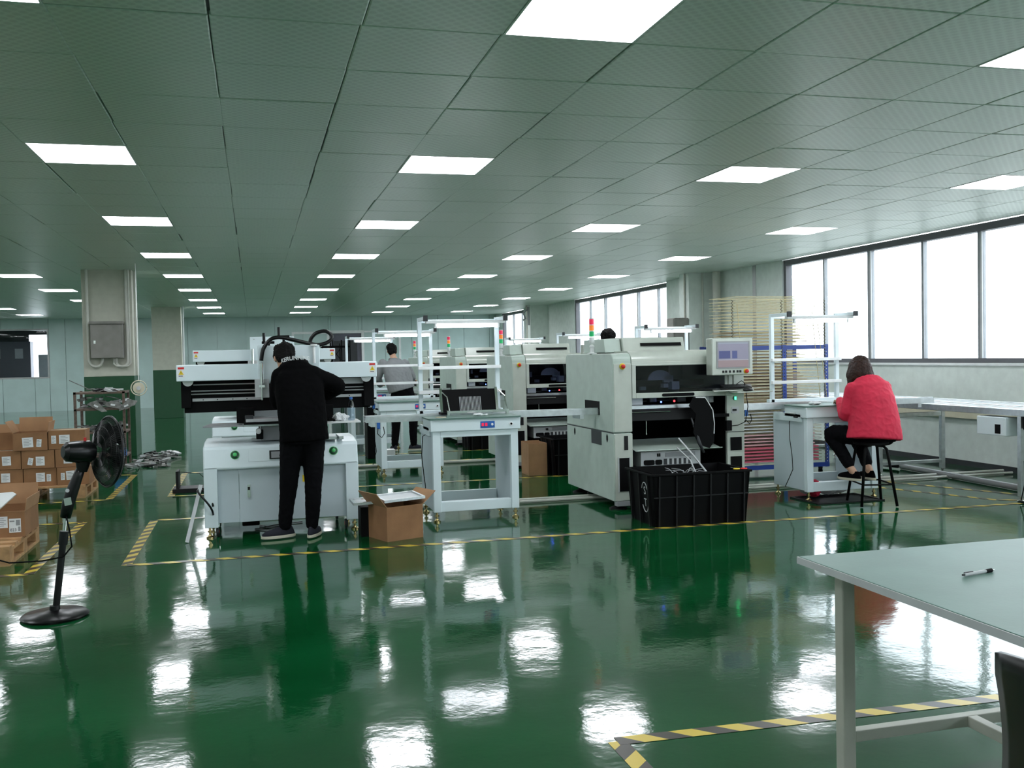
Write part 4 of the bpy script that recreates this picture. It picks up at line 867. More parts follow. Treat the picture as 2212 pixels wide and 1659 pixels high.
for x, y in ((.08, .08), (1.26, .08), (.08, .62), (1.26, .62)):
    c = put('caster', MB().lathe([(.03, -.012), (.035, -.01), (.035, .01), (.03, .012)], (x, y, .036), (1, 0, 0)), 'black', rk, smooth=True); put('fork', MB().box(x-.018, x+.018, y-.02, y+.02, .06, .095), 'dark', c)

# ---------------------------------------------------------- things by the woman's bench
st = thing('stool', 'black metal stool the woman in red sits on', 'stool', (5.72, 8.14, 0))
put('seat', MB().lathe([(.14, .0), (.165, .008), (.165, .028), (.15, .036)], (0, 0, .575)), 'black', st, smooth=True)
A = [math.radians(q) for q in (216, 292, 36, 112)]
for a in A:
    c_, s_ = math.cos(a), math.sin(a)
    put('leg', MB().tube([(c_*.05, s_*.05, .57), (c_*.13, s_*.13, .568), (c_*.165, s_*.165, .54), (c_*.185, s_*.185, .45), (c_*.27, s_*.27, .008)], .0135, 10), 'black', st, smooth='all')
for k in range(4):
    a, b_ = A[k], A[(k+1) % 4]; z = .21; r_ = .228
    put('stretcher', MB().cyl((math.cos(a)*r_, math.sin(a)*r_, z), (math.cos(b_)*r_, math.sin(b_)*r_, z), .008, 8), 'black', st)
tag(put('floor_frame', MB().box(0, .75, 0, .03, 0, .012).box(0, .75, .47, .5, 0, .012).box(0, .03, .03, .47, 0, .012).box(.72, .75, .03, .47, 0, .012).box(.03, .72, .03, .47, 0, .004), 'dark', loc=(5.22, 8.28, .001)), 'flat dark frame lying on the floor under the woman’s bench', 'frame')
tag(put('plastic_bag', remesh(MB().ell((.25, .15, .06), .28, .18, .055, 14).ell((.05, .1, .08), .12, .12, .07, 12), .012, 1, .02, 10, 'bag'), 'paper', loc=(5.42, 8.68, .015), smooth='all'), 'crumpled white plastic bag on the floor beneath the woman’s bench', 'bag')
tag(put('red_bag', remesh(MB().ell((0, 0, .09), .06, .1, .09, 12), .008, 2, .012, 12, 'rb'), 'cloth_red', loc=(5.40, 8.62, .02), smooth='all'), 'red bag under the bench beside the left panel', 'bag')
for k, (x, y, z, l_, mt_, lb) in enumerate(((5.22, 8.68, .905, .09, 'light_grey', 'silver tool lying in the side tray of the woman’s bench'), (5.22, 8.62, .872, .06, 'black', 'short black tool in the side tray of the woman’s bench'))):
    tag(put('hand_tool', MB().cyl((0, -l_/2, 0), (0, l_/2, 0), .009, 10), mt_, loc=(x-.02, y, z-.04)), lb, 'tool')
tag(put('rag', remesh(MB().ell((0, 0, .012), .07, .05, .012, 12), .006, 1, .012, 25, 'rg2'), 'paper', loc=(5.45, 8.66, .948), smooth='all'), 'white gloves lying on the woman’s bench top', 'gloves')

# ---------------------------------------------------------- near table, pen, chair
nt_ = thing('work_table', 'green topped metal table at right front edge', 'table', (1.85, 1.0, 0))
put('tabletop', MB().box(0, 1.9, 0, 2.06, .742, .768), 'table', nt_, bev=.003); put('edge_band', MB().box(-.004, 0, 0, 2.06, .742, .766).box(-.004, 1.9, 2.06, 2.064, .742, .766), 'light_grey', nt_)
put('apron', MB().box(.10, .13, .08, 1.98, .70, .742).box(1.77, 1.8, .08, 1.98, .70, .742).box(.13, 1.77, 1.93, 1.96, .70, .742).box(.13, 1.77, .1, .13, .70, .742), 'table_frame', nt_)
for x, y in ((.09, 1.93), (1.76, 1.93), (.09, .08), (1.76, .08)): put('leg', MB().box(x, x+.05, y, y+.05, 0, .74), 'table_frame', nt_, bev=.006)
put('stretcher', MB().box(.14, 1.76, 1.935, 1.975, .13, .17), 'table_frame', nt_, bev=.003); put('stretcher', MB().box(.14, 1.76, .085, .125, .13, .17), 'table_frame', nt_, bev=.003)
put('stretcher', MB().box(.60, .64, .125, 1.935, .13, .17), 'table_frame', nt_, bev=.003)
pen = thing('pen', 'clear ballpoint pen with black grip on the table', 'pen', (2.235, 2.62, .774), .2)
put('barrel', MB().cyl((-.07, 0, 0), (.03, 0, 0), .0055, 10), 'light_grey', pen); put('grip', MB().cyl((.03, 0, 0), (.058, 0, 0), .0065, 10), 'black', pen); put('tip', MB().cyl((.058, 0, 0), (.072, 0, 0), .005, 10, .0015), 'chrome', pen); put('clip', MB().box(-.07, -.03, -.002, .002, .0055, .008).cyl((-.078, 0, 0), (-.07, 0, 0), .003), 'dark_grey', pen)
ch = thing('plastic_chair', 'black plastic chair tucked against the near table at right edge', 'chair', (1.62, 1.53, 0))
bk = MB(); nu, nv = 14, 12; grid = []
for i in range(nv+1):
    v = i/nv; row = []
    for j in range(nu+1):
        u = j/nu*2-1; hw = .235+.06*(1-v)**2-.01*math.sin(v*PI)+(.0 if v < .85 else -.02*(v-.85)/.15)
        x = -.075-.05*v**1.6+.045*(u*u)*(1-.3*v); z = .42+.44*v-(.02*u*u if v > .9 else 0)
        row.append((x, u*hw, z))
    grid.append(row)
vs = [p for r_ in grid for p in r_]; W_ = nu+1
fs = [(i*W_+j, i*W_+j+1, (i+1)*W_+j+1, (i+1)*W_+j) for i in range(nv) for j in range(nu)]
o = put('backrest', MB().add(vs, fs), 'black_plastic', ch, smooth='all'); sm_ = o.modifiers.new('solid', 'SOLIDIFY'); sm_.thickness = .014
put('seat', MB().prism(rr(-.02, .42, -.22, .22, .06), 'z', .425, .445), 'black_plastic', ch, bev=.006)
for x, y in ((.0, -.2), (.0, .2), (.38, -.2), (.38, .2)): put('leg', MB().cyl((x+(-.03 if x < .1 else .03), y*1.1, 0), (x, y*.85, .43), .011, 10), 'chrome', ch, smooth=True)

# ---------------------------------------------------------- standing fan
fn = thing('pedestal_fan', 'black pedestal fan leaning right in the left foreground', 'fan', (-1.18, 6.27, 0))
put('base', MB().lathe([(.185, 0), (.19, .012), (.175, .026), (.06, .036), (.03, .045), (.028, .07)], n=32), 'black_plastic', fn, smooth=True)
def ln(z): return Vector((z*.13, 0, z))
put('lower_pole', MB().tube([ln(.04), ln(.45)], .020, 14), 'black_plastic', fn, smooth=True); put('pole_collar', MB().tube([ln(.43), ln(.51)], .027, 14), 'black_plastic', fn, smooth=True)
put('chrome_pole', MB().tube([ln(.50), ln(.63)], .011, 12), 'chrome', fn, smooth=True)
nk = put('neck', MB().tube([(.075, 0, .59), (.09, 0, .66), (.115, 0, .74), (.15, 0, .83), (.178, 0, .90)], [.030, .036, .036, .030, .024], 14), 'black_plastic', fn, smooth='all')
put('badge', MB().cyl((.098, -.036, .755), (.098, -.042, .755), .011, 14), 'light_grey', nk); put('sticker', MB().obox((.098, -.037, .69), (.020, 0, .004), (0, .002, 0), (-.003, 0, .022)), 'chrome', nk)
hc = Vector((.315, .06, .968)); ax = Vector((.86, .50, -.08)).normalized(); mc = hc-ax*.135
put('motor_housing', MB().lathe([(.035, -.12), (.058, -.10), (.066, -.04), (.068, .03), (.05, .06)], mc+Vector((-.01, 0, .0)), ax, 20), 'black_plastic', fn, smooth=True)
put('head_bracket', MB().tube([(.175, .0, .86), (.185, .0, .93)], [.03, .045], 12), 'black_plastic', fn, smooth=True)
put('oscillation_knob', MB().tube([mc+Vector((0, 0, .06)), mc+Vector((0, 0, .085))], .008, 8), 'red', fn)
R = .212; u_ = ax.orthogonal().normalized(); v_ = ax.cross(u_)
for nm, sgn in (('rear_grille', -1), ('front_grille', 1)):
    g = MB()
    for k in range(96):
        a = 2*PI*k/96; d = u_*math.cos(a)+v_*math.sin(a)
        g.tube([hc+d*.05+ax*sgn*.055, hc+d*.13+ax*sgn*.048, hc+d*.19+ax*sgn*.028, hc+d*R], .0017, 4)
    for rr_, dd in ((.05, .055), (.10, .052), (.15, .042), (.19, .028)): g.tube([hc+(u_*math.cos(q*PI/16)+v_*math.sin(q*PI/16))*rr_+ax*sgn*dd for q in range(33)], .0016, 4)
    put(nm, g, 'black_plastic', fn)
put('grille_rim', MB().tube([hc+(u_*math.cos(q*PI/20)+v_*math.sin(q*PI/20))*R for q in range(41)], .008, 8), 'black_plastic', fn, smooth='all')
put('hub_cap', MB().lathe([(.045, .05), (.045, .058), (.02, .064)], hc, ax), 'black_plastic', fn, smooth=True)
for k in range(5):
    bl = MB(); a0 = 2*PI*k/5; P0 = []
    for i in range(7):
        rad = .03+.15*i/6
        for w2 in (-1, 1):
            a = a0+w2*(.28+.22*math.sin(PI*i/6.5)); P0.append(hc+(u_*math.cos(a)+v_*math.sin(a))*rad+ax*w2*.018)
    fs = [(2*i, 2*i+1, 2*i+3, 2*i+2) for i in range(6)]
    o = put('blade', MB().add(P0, fs), 'dark', fn); s_ = o.modifiers.new('s', 'SOLIDIFY'); s_.thickness = .003
put('power_cord', MB().tube([(.085, -.03, .60), (.10, -.03, .52), (.11, -.03, .42), (.06, -.02, .36), (-.06, .0, .34), (-.25, .06, .33), (-.45, .15, .38), (-.7, .3, .48)], .005, 6), 'black', fn, smooth='all')
# ---------------------------------------------------------- pallets and cartons
def pallet(loc, L, D_, label):
    t = thing('pallet', label, 'pallet', loc, group='wooden pallets')
    for k in range(6):
        y = k*(D_-.1)/5; put('top_board', MB().box(-L, 0, y, y+.1, .125, .147), 'wood', t, bev=.002)
    for x in (-L, -L/2-.05, -.1):
        put('stringer', MB().box(x, x+.1, 0, D_, .103, .125), 'wood', t)
        for y in (0, D_/2-.07, D_-.14): put('block', MB().box(x, x+.1, y, y+.14, .022, .103), 'wood', t, bev=.003)
        put('bottom_board', MB().box(x, x+.1, 0, D_, 0, .022), 'wood', t)
    return t
pallet((-1.80, 7.98, 0), 1.1, 1.05, 'pale wooden pallet at the left edge, near, under the open carton')
pallet((-1.86, 11.78, 0), 1.2, .95, 'reddish wooden pallet under the stack of brown cartons')
nc = carton((-2.26, 8.42, .148), .48, .50, .20, 'large open brown carton on the near pallet, white sheet poking out', [('l', 60, .16), ('r', 82, .10), ('b', 80, .17), ('f', 96, .004)], labels=[(.32, .12, .07, .09, 0)])
lb = put('paper_label', MB().box(.365, .45, -.002, 0, .035, .145), 'paper', nc)
text_obj('print', '023', .032, 'black', lb, (.395, -.003, .055), (1, 0, 0), (0, 0, 1)); put('print', MB().box(.37, .405, -.003, -.002, .12, .13).box(.415, .445, -.003, -.002, .09, .135).box(.43, .447, -.003, -.002, .045, .08), 'grey', lb)
o = tag(put('foam_sheet', MB().prism([(-.30, 0), (.0, .02), (.03, .0), (-.12, -.15), (-.2, -.12), (-.30, -.14)], 'y', 0, .02), 'white', loc=(-1.86, 8.40, .49), bev=.004), 'white foam sheet poking out of the near open carton', 'foam sheet'); o.rotation_euler = (-.35, 0, -.1)
r0 = random.Random(5); Y_ = 11.84; gr = 'brown cartons stacked on the far pallet'
CW, CH, CD = .335, .195, .34
pos = {'bottom': [(-3.20, 0), (-2.845, 0), (-2.50, 0), (-2.155, 0)], 'middle': [(-3.20, 1), (-2.86, 1), (-2.515, 1), (-2.17, 1)]}
lbs = [[(.10, .10, .03, .07, 0), (.20, .10, .09, .10, 0)], [(.16, .11, .09, .10, 0)], [(.17, .10, .09, .10, 0), (.255, .09, .045, .08, 0)], [(.06, .10, .04, .08, 0), (.14, .11, .09, .10, .05)],
       [(.1, .1, .09, .1, 0)], [(.19, .095, .09, .10, .03)], [(.09, .08, .05, .08, -.2), (.19, .08, .09, .10, 0)], [(.13, .09, .09, .10, 0)]]
names = ['bottom row, outermost left', 'bottom row, at the photo edge', 'bottom row, middle', 'bottom row, right end behind the fan', 'middle row, outermost left', 'middle row, at the photo edge', 'middle row, second from the right', 'middle row, right end behind the fan motor']
k = 0
for row in ('bottom', 'middle'):
    for x, lv in pos[row]:
        carton((x, Y_+r0.uniform(-.015, .015), .148+lv*(CH+.008)), CW, CD, CH, 'brown sealed carton with paper labels, '+names[k], None, rz=r0.uniform(-.02, .02), group=gr, labels=lbs[k]); k += 1
carton((-2.595, Y_-.01, .148+2*(CH+.008)), .35, CD, CH, 'open brown carton on top of the far stack, flaps standing up', [('l', 60, .15), ('b', 85, .16), ('r', 80, .12)], labels=[(.15, .09, .11, .11, .05), (.265, .08, .05, .085, -.08)], group=gr)
carton((-2.235, Y_, .148+2*(CH+.008)), .38, CD, CH+.01, 'sealed brown carton on top of the far stack, right end', None, labels=[(.055, .11, .05, .09, 0), (.165, .11, .11, .10, 0)], group=gr)
carton((-2.86, Y_+.20, .148+2*(CH+.008)), .24, .3, CH-.02, 'open brown carton on top of the far stack, left of the flapped one', [('l', 55, .13), ('b', 75, .1)], group=gr)
# ---------------------------------------------------------- scrap shelf, reel, junk pile
sh = thing('metal_shelf', 'rusty open metal shelf full of scrap before the nearer pillar', 'shelf', (-2.52, 15.2, 0))
for x in (0, .66):
    for y in (0, .55): put('upright', MB().box(x, x+.035, y, y+.035, 0, 1.10), 'rust', sh)
for z in (1.08, .84, .50, .15): put('shelf_board', MB().box(0, .695, 0, .585, z-.015, z+.012), 'rust', sh)
tag(put('metal_rod', MB().cyl((0, 0, 0), (-.35, .1, .17), .006, 8), 'scrap', loc=(-2.25, 15.3, 1.10)), 'thin metal rod sticking out left from the scrap shelf top', 'rod')
def scrap(loc, w_, d_, h_, seed, label, name='scrap_heap', n_=26):
    R_ = random.Random(seed); mb = MB()
    for q in range(n_):
        a = R_.uniform(0, PI); l_ = R_.uniform(.05, .17); c_ = Vector((R_.uniform(0, w_), R_.uniform(0, d_), R_.uniform(.01, h_)))
        t_ = Vector((math.cos(a), math.sin(a)*.6, R_.uniform(-.25, .25))).normalized(); s_ = t_.cross(Vector((0, 0, 1))).normalized()
        mb.obox(c_, t_*l_/2*1.3, s_*R_.uniform(.008, .04), s_.cross(t_)*R_.uniform(.004, .016), R_.choice((0, 0, 1, 2)))
    o = put(name, mb, ['scrap', 'dark', 'light_grey'], loc=loc); tag(o, label, 'scrap metal'); o['kind'] = 'stuff'
scrap((-2.45, 15.3, .855), .65, .35, .16, 1, 'heap of metal scrap on the second shelf of rusty rack'); scrap((-2.45, 15.3, .515), .6, .35, .09, 2, 'heap of metal scrap on the third shelf of rusty rack'); scrap((-2.35, 15.25, 1.095), .4, .35, .04, 6, 'thin scrap lying on top of the rusty rack', n_=14)
for k, (x, z, a) in enumerate(((-2.22, .86, .5), (-1.98, .87, .2), (-1.78, .86, -.4))):
    mb = MB().prism([(-.13, 0), (.10, -.01), (.16, .03), (.05, .07+.02*k), (-.04, .11-.02*k), (-.1, .05)], 'y', 0, .02).box(-.04, .02, -.004, 0, .02, .045, 1)
    o = tag(put('feeder_plate', mb, ['scrap', 'paper'], loc=(x, 15.16-.01*k, z)), ['grey feeder plate with small label, left on the rusty shelf', 'grey feeder plate in the middle of the rusty shelf', 'grey feeder plate overhanging the right end of the rusty shelf'][k], 'feeder plate'); o.rotation_euler = (0, a, 0)
rc = thing('tape_reel', 'white cable reel hanging beside the rusty shelf', 'reel', (-1.66, 15.5, 1.13))
put('disc', MB().lathe([(.085, -.005), (.085, .005)], (0, 0, 0), (0, 1, 0), 24), 'cream', rc, smooth=True); put('rim', MB().tube([(.11*math.cos(q*PI/12), 0, .11*math.sin(q*PI/12)) for q in range(25)], .008, 6), 'cream', rc, smooth='all'); put('hub', MB().cyl((0, -.03, 0), (0, .03, 0), .03, 14), 'light_grey', rc)
put('hanging_cord', MB().tube([(0, 0, .11), (.0, .05, 1.86)], .006, 6), 'white', rc)
scrap((-1.78, 14.75, 0), .5, 1.0, .05, 11, 'low pile of grey feeders on the floor before the pillar, nearer part', 'feeder_pile', 40); scrap((-1.75, 15.9, 0), .55, 1.0, .06, 12, 'low pile of grey feeders on the floor beside the pillar, farther part', 'feeder_pile', 40)
tag(put('blue_box', MB().box(0, .17, 0, .15, 0, .08).box(.01, .16, .01, .14, .08, .12), ['blue'], loc=(-1.98, 15.02, .165), bev=.004), 'small blue box on the lowest shelf of the rusty rack', 'box')
tag(put('plastic_bag', remesh(MB().ell((0, 0, .05), .08, .07, .05, 12), .008, 1, .015, 12, 'bg'), 'paper', loc=(-1.92, 15.1, .29), smooth='all'), 'white plastic bag on top of the small blue box', 'bag')
# black bin and papers near the third line, metal trolley before the door
tag(put('black_cabinet', MB().box(0, .22, 0, .4, 0, .86), 'black', loc=(1.62, 14.55, 0), bev=.01), 'narrow black cabinet standing left of the second bench', 'cabinet')
tag(put('paper_stack', MB().box(0, .2, 0, .18, 0, .16).box(-.03, -.01, .02, .2, 0, .2), 'paper', loc=(1.78, 14.2, 0), bev=.004), 'white paper bundle on the floor left of the second bench', 'papers')
fr = thing('stacked_frame', 'black steel table frame stacked upside down before the far door', 'frame', (2.35, 31.0, 0))
for x, z0, z1 in ((.0, 1.88, 2.1), (.07, 1.88, 2.1), (.34, 0, 2.1), (.60, 0, 2.15)): put('leg', MB().box(x, x+.035, 0, .04, z0, z1), 'black', fr)
for x in (.34, .60): put('leg', MB().box(x, x+.035, .6, .64, 0, 2.0), 'black', fr)
for q in ((-.25, .635, 0, .04, 1.86, 1.92), (.34, .635, .01, .05, 1.42, 1.46), (-.25, .635, .6, .64, 1.86, 1.9), (.34, .635, .6, .64, .4, .44)): put('rail', MB().box(*q), 'black', fr)
put('cross_brace', MB().bar((.05, .05, 1.46), (.34, .05, 1.86), .025, .02).bar((.05, .07, 1.86), (.34, .07, 1.46), .025, .02), 'black', fr); put('leg', MB().box(-.25, -.215, 0, .04, 0, 1.9), 'black', fr)

# ================================================================== PEOPLE
def limb(mb, pts, rad, n=14):
    P = [Vector(p) for p in pts]; sm = []; rs = []
    for i in range(len(P)-1):
        p0, p1_, p2_, p3 = P[max(i-1, 0)], P[i], P[i+1], P[min(i+2, len(P)-1)]
        for u in range(4):
            u /= 4; sm.append(.5*((2*p1_)+(p2_-p0)*u+(2*p0-5*p1_+4*p2_-p3)*u*u+(3*p1_-p0-3*p2_+p3)*u**3)); rs.append(rad[i]*(1-u)+rad[i+1]*u)
    sm.append(P[-1]); rs.append(rad[-1]); mb.tube(sm, rs, n); mb.ell(P[0], rad[0], rad[0], rad[0], 12); mb.ell(P[-1], rad[-1], rad[-1], rad[-1], 12)
def loft(mb, secs, side, n=22):
    # secs: (centre, half width along side, half depth)
    rs = []; S_ = Vector(side).normalized()
    for i, (c, a, b_) in enumerate(secs):
        c = Vector(c); t = (Vector(secs[min(i+1, len(secs)-1)][0])-Vector(secs[max(i-1, 0)][0])).normalized()
        f_ = t.cross(S_).normalized(); s2 = f_.cross(t)
        rs.append([c+s2*math.copysign(abs(math.cos(q))**.85, math.cos(q))*a+f_*math.copysign(abs(math.sin(q))**.85, math.sin(q))*b_ for q in [2*PI*k/n for k in range(n)]])
    mb.rings(rs)
def hand(mb, wr, d, palmn, s_=1.0, curl=.5):
    wr, d, pn = Vector(wr), Vector(d).normalized(), Vector(palmn).normalized(); sd = d.cross(pn).normalized()
    c = wr+d*.05*s_
    mb.obox(c, d*.045*s_, sd*.038*s_, pn*.013*s_)
    for k, (o_, l_) in enumerate(((-.029, .062), (-.010, .072), (.010, .068), (.029, .052))):
        p = wr+d*.085*s_+sd*o_*s_; q = p+(d*math.cos(curl*.6)+pn*math.sin(curl*.6))*l_*.5*s_; r_ = q+(d*math.cos(curl*1.8)+pn*math.sin(curl*1.8))*l_*.5*s_
        mb.tube([p-d*.02, p, q, r_], [.0095*s_, .009*s_, .0085*s_, .0065*s_], 8)
    p = wr+d*.03*s_-sd*.035*s_; mb.tube([p, p+(d*.7-sd*.7+pn*.2)*.035*s_, p+(d*1.4-sd*.8+pn*.5)*.038*s_], [.013*s_, .011*s_, .008*s_], 8)
def person(label, side, head, hr, facing, neck, chest, belly, pelvis, SH, EL, WR, HIP, KN, AN, toes, jk, jrad, hem, handdir, tmat, smat, hairmat, hairstyle, leglen=1.0, group=None):
    root = thing('person', label, 'person', (pelvis[0], pelvis[1], 0)); off = Vector((pelvis[0], pelvis[1], 0))
    V = lambda p: Vector(p)-off
    F = Vector(facing).normalized(); Sd = Vector(side).normalized()   # Sd: person's right side
    Up = Sd.cross(F).normalized(); Mx = Matrix((Sd, F, Up)).transposed()
    b = MB(); hc_ = V(head)
    b.ell(hc_+Mx@Vector((0, -.005, .02)), .073*hr, .092*hr, .095*hr, 18, mtx=Mx); b.ell(hc_+Mx@Vector((0, .035, -.045)), .054*hr, .056*hr, .062*hr, 14, mtx=Mx)
    b.ell(hc_+Mx@Vector((0, .098, -.012)), .012, .016, .024, 10, mtx=Mx); b.ell(hc_+Mx@Vector((0, .085, -.058)), .024, .012, .010, 10, mtx=Mx)
    b.ell(hc_+Mx@Vector((0, .080, .022)), .05, .012, .010, 10, mtx=Mx)
    for s_ in (-1, 1): b.ell(hc_+Mx@Vector((s_*.078*hr, .0, -.005)), .010, .020, .032, 10, mtx=Mx)
    nk_ = V(neck); b.tube([nk_-Vector((0, 0, .04)), nk_+Vector((0, 0, .02)), hc_+Mx@Vector((0, -.01, -.05))], [.062, .054, .05], 14)
    loft(b, [(V(pelvis)-Vector((0, 0, .08)), .14, .10), (V(pelvis), .16, .115), (V(belly), .135, .10), (V(chest), .16, .115), ((V(chest)*.35+V(neck)*.65), .13, .085), (V(neck), .06, .055)], Sd)
    for i in (0, 1):
        limb(b, [V(SH[i]), V(EL[i]), V(WR[i])], [.052, .040, .027]); hand(b, V(WR[i]), handdir[i], (0, 0, -1))
        limb(b, [V(HIP[i]), V(KN[i]), V(AN[i])], [.085, .055, .036])
        a = V(AN[i]); td = Vector(toes[i]).normalized(); b.ell(a+td*.05+Vector((0, 0, -.035)), .036, .09, .026, 12, mtx=Matrix((Vector((td.y, -td.x, 0)), td, Vector((0, 0, 1)))).transposed())
    put('body', remesh(b, .0075, 3, name='body'), 'skin', root, smooth='all')
    for s_ in (-1, 1):
        e = put('eye', MB().ell(hc_+Mx@Vector((s_*.031, .084, .004)), .012, .009, .008, 10), 'white', root, smooth='all'); put('iris', MB().ell(hc_+Mx@Vector((s_*.031, .0915, .004)), .0055, .003, .0055, 8), 'dark', e)
    # jacket
    j = MB(); secs = [(V(p), a, c_) for p, a, c_ in jk]; loft(j, secs, Sd, 26)
    for i in (0, 1): limb(j, [V(SH[i]), (V(SH[i])+V(EL[i]))/2, V(EL[i]), (V(EL[i])+V(WR[i]))/2, V(WR[i])-(V(WR[i])-V(EL[i])).normalized()*.01], [jrad[0], jrad[0]*.93, jrad[1], jrad[1]*.9, jrad[2]], 16)
    j.tube([nk_-Vector((0, 0, .03)), nk_+Vector((0, 0, .012))], [.085, .074], 18)
    if hem == 'hood':
        j.ell(nk_+Vector((.02, -.06, -.01)), .14, .085, .07, 16); j.ell(nk_+Vector((.02, -.005, .035)), .115, .09, .04, 16)
    put('jacket', remesh(j, .009, 4, .0055, 6, 'jacket'), jrad[3], root, smooth='all')
    # trousers
    tr = MB(); loft(tr, [(V(pelvis)-Vector((0, 0, .10)), .155, .115), (V(pelvis), .178, .13), (V(pelvis)+Vector((0, 0, .10)), .165, .12)], Sd)
    for i in (0, 1):
        e = V(AN[i])+(V(KN[i])-V(AN[i])).normalized()*leglen
        limb(tr, [V(HIP[i]), (V(HIP[i])+V(KN[i]))/2, V(KN[i]), (V(KN[i])+e)/2, e], [.105, .093, .074, .064, .054], 16)
    put('trousers', remesh(tr, .009, 4, .006, 8, 'trousers'), tmat, root, smooth='all')
    for i in (0, 1):
        a = V(AN[i]); td = Vector(toes[i]).normalized(); M2 = Matrix((Vector((td.y, -td.x, 0)), td, Vector((0, 0, 1)))).transposed(); z0 = a.z-.075
        sh_ = MB(); c = Vector((a.x, a.y, z0))
        def ring(z, k, sft=0): return [c+M2@Vector((math.cos(q)*.045*k*(1.0+.12*math.sin(q)), .055+sft+math.sin(q)*.14*k, z)) for q in [2*PI*w_/20 for w_ in range(20)]]
        sho = put('shoe', MB().rings([ring(.018, 1.0), ring(.04, .98), ring(.06, .86, -.01), ring(.078, .55, -.045), ring(.09, .42, -.055)]), smat, root, smooth='all'); put('sole', MB().rings([ring(.0, 1.02), ring(.006, 1.06), ring(.024, 1.05)]), 'sole', sho, smooth=True)
    # hair
    h = MB()
    if hairstyle == 'short':
        h.ell(hc_+Mx@Vector((0, -.018, .038)), .086*hr, .098*hr, .092*hr, 18, mtx=Mx); h.ell(hc_+Mx@Vector((0, -.05, -.01)), .076*hr, .060*hr, .075*hr, 14, mtx=Mx)
        put('hair', remesh(h, .007, 2, .014, 28, 'hair'), hairmat, root, smooth='all')
    else:
        h.ell(hc_+Mx@Vector((0, -.012, .03)), .092, .108, .10, 18, mtx=Mx)
        loft(h, [(hc_+Vector((.0, -.01, .07)), .085, .09), (hc_+Vector((-.005, -.02, .01)), .108, .115), (hc_+Vector((-.015, -.035, -.06)), .128, .12), (hc_+Vector((-.03, -.035, -.12)), .132, .105), (hc_+Vector((-.06, -.02, -.17)), .10, .07), (hc_+Vector((-.085, 0, -.21)), .055, .03)], Sd)
        put('hair', remesh(h, .007, 3, .007, 20, 'hair'), hairmat, root, smooth='all')
    return root
# man in black at the nearest printer
ft = Vector((-.12, .93, -.35)).normalized()
mp = person('man in black hooded jacket bent over the nearest white printer', Vector((1, .13, 0)), (.262, 8.58, 1.520), 1.04, Vector((-.22, 1, -.75)), (.325, 8.45, 1.445), (.375, 8.40, 1.26), (.385, 8.36, 1.05), (.385, 8.34, .90),
    [(.22, 8.42, 1.36), (.48, 8.40, 1.375)], [(.20, 8.52, 1.16), (.70, 8.50, 1.27)], [(.26, 8.72, 1.10), (.62, 8.72, 1.18)], [(.30, 8.35, .86), (.47, 8.35, .86)], [(.265, 8.36, .48), (.465, 8.33, .48)], [(.222, 8.40, .085), (.445, 8.34, .085)],
    [(-1, -.25, 0), (.35, .95, 0)],
    [((.40, 8.335, .82), .205, .145), ((.395, 8.34, .95), .20, .15), ((.385, 8.36, 1.1), .20, .155), ((.37, 8.39, 1.25), .205, .15), ((.355, 8.41, 1.37), .19, .125), ((.335, 8.44, 1.44), .12, .10)], (.082, .072, .05, 'cloth_black'), 'hood',
    [(0, 1, -.2), (-.5, 1, 0)], 'trouser_black', 'cloth_navy', 'hair', 'short', .03)
txt = 'KERUNNING'
def cf(v):
    a = -PI/2+v.x/.15; return (.345-.385+.148*math.cos(a), 8.43-8.34+.02+.135*math.sin(a), 1.487+v.y+.03*math.cos(v.x/.12)+.06*v.x)
text_obj('hood_lettering', txt, .047, 'white', mp, (0, 0, 0), (1, 0, 0), (0, 0, 1), .0015, curvef=cf, bold=.0013)
# woman in red on the stool
person('woman with brown hair in red jacket seated on black stool, bent forward', Vector((1, -.12, 0)), (5.765, 8.38, 1.30), 1.0, Vector((-.2, 1, -.6)), (5.77, 8.29, 1.235), (5.765, 8.22, 1.06), (5.79, 8.15, .83), (5.80, 8.13, .70),
    [(5.60, 8.25, 1.10), (5.92, 8.22, 1.11)], [(5.545, 8.28, .86), (6.0, 8.32, .88)], [(5.64, 8.52, .985), (5.88, 8.56, .985)], [(5.70, 8.16, .66), (5.89, 8.16, .66)], [(5.50, 8.47, .66), (5.80, 8.50, .64)], [(5.61, 8.26, .295), (5.79, 8.26, .295)],
    [(-.25, 1, 0), (.05, 1, 0)],
    [((5.745, 8.12, .625), .268, .18), ((5.755, 8.13, .72), .25, .175), ((5.765, 8.16, .86), .235, .17), ((5.765, 8.19, 1.0), .222, .16), ((5.765, 8.23, 1.12), .20, .14), ((5.77, 8.27, 1.20), .12, .10)], (.078, .068, .045, 'cloth_red'), 'coat',
    [(.3, 1, -.1), (-.3, 1, -.1)], 'trouser_black', 'cloth_black', 'hair_brown', 'long', .10)
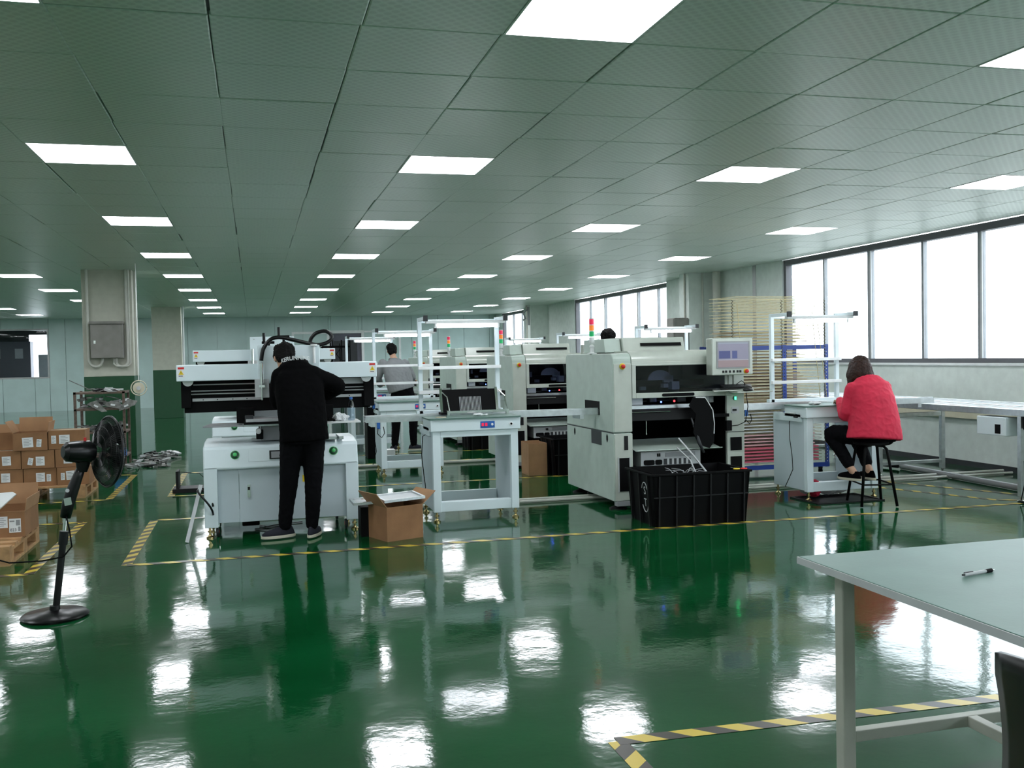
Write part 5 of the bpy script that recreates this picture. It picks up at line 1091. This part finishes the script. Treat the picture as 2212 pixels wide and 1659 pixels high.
# man in grey at the third line
person('man in grey jacket and black trousers standing beyond second bench', Vector((1, .25, 0)), (2.18, 15.74, 1.61), 1.0, Vector((.1, 1, -.3)), (2.19, 15.66, 1.49), (2.22, 15.60, 1.32), (2.27, 15.58, 1.12), (2.31, 15.56, .96),
    [(2.01, 15.62, 1.41), (2.37, 15.64, 1.40)], [(1.93, 15.70, 1.18), (2.49, 15.72, 1.20)], [(2.0, 15.92, 1.06), (2.53, 15.94, 1.13)], [(2.22, 15.56, .90), (2.40, 15.56, .90)], [(2.20, 15.58, .5), (2.47, 15.56, .5)], [(2.17, 15.60, .085), (2.47, 15.56, .085)],
    [(-.15, 1, 0), (.95, -.1, 0)],
    [((2.30, 15.56, .98), .215, .15), ((2.27, 15.57, 1.1), .225, .155), ((2.235, 15.59, 1.25), .22, .15), ((2.205, 15.62, 1.38), .20, .125), ((2.19, 15.65, 1.46), .11, .09)], (.078, .068, .045, 'cloth_grey'), 'coat',
    [(.2, 1, 0), (.3, 1, 0)], 'trouser_black', 'cloth_navy', 'hair', 'short', .03)
# man behind the nearest mounter
person('man with short black hair, only head visible behind the nearest machine', Vector((1, -.1, 0)), (4.16, 11.1, 1.67), 1.03, Vector((.1, 1, -.05)), (4.16, 11.07, 1.53), (4.16, 11.05, 1.36), (4.16, 11.05, 1.14), (4.16, 11.05, .98),
    [(3.96, 11.05, 1.45), (4.36, 11.03, 1.45)], [(3.91, 11.05, 1.17), (4.41, 11.03, 1.17)], [(3.96, 11.2, .97), (4.36, 11.2, .97)], [(4.07, 11.05, .92), (4.25, 11.05, .92)], [(4.06, 11.06, .5), (4.26, 11.06, .5)], [(4.05, 11.03, .085), (4.27, 11.03, .085)],
    [(-.1, 1, 0), (.1, 1, 0)],
    [((4.16, 11.05, .93), .20, .145), ((4.16, 11.05, 1.1), .20, .145), ((4.16, 11.05, 1.28), .21, .145), ((4.16, 11.05, 1.42), .20, .12), ((4.16, 11.06, 1.50), .10, .085)], (.078, .066, .045, 'cloth_navy'), 'coat',
    [(0, 1, -.3), (0, 1, -.3)], 'trouser_black', 'cloth_black', 'hair', 'short', .03)
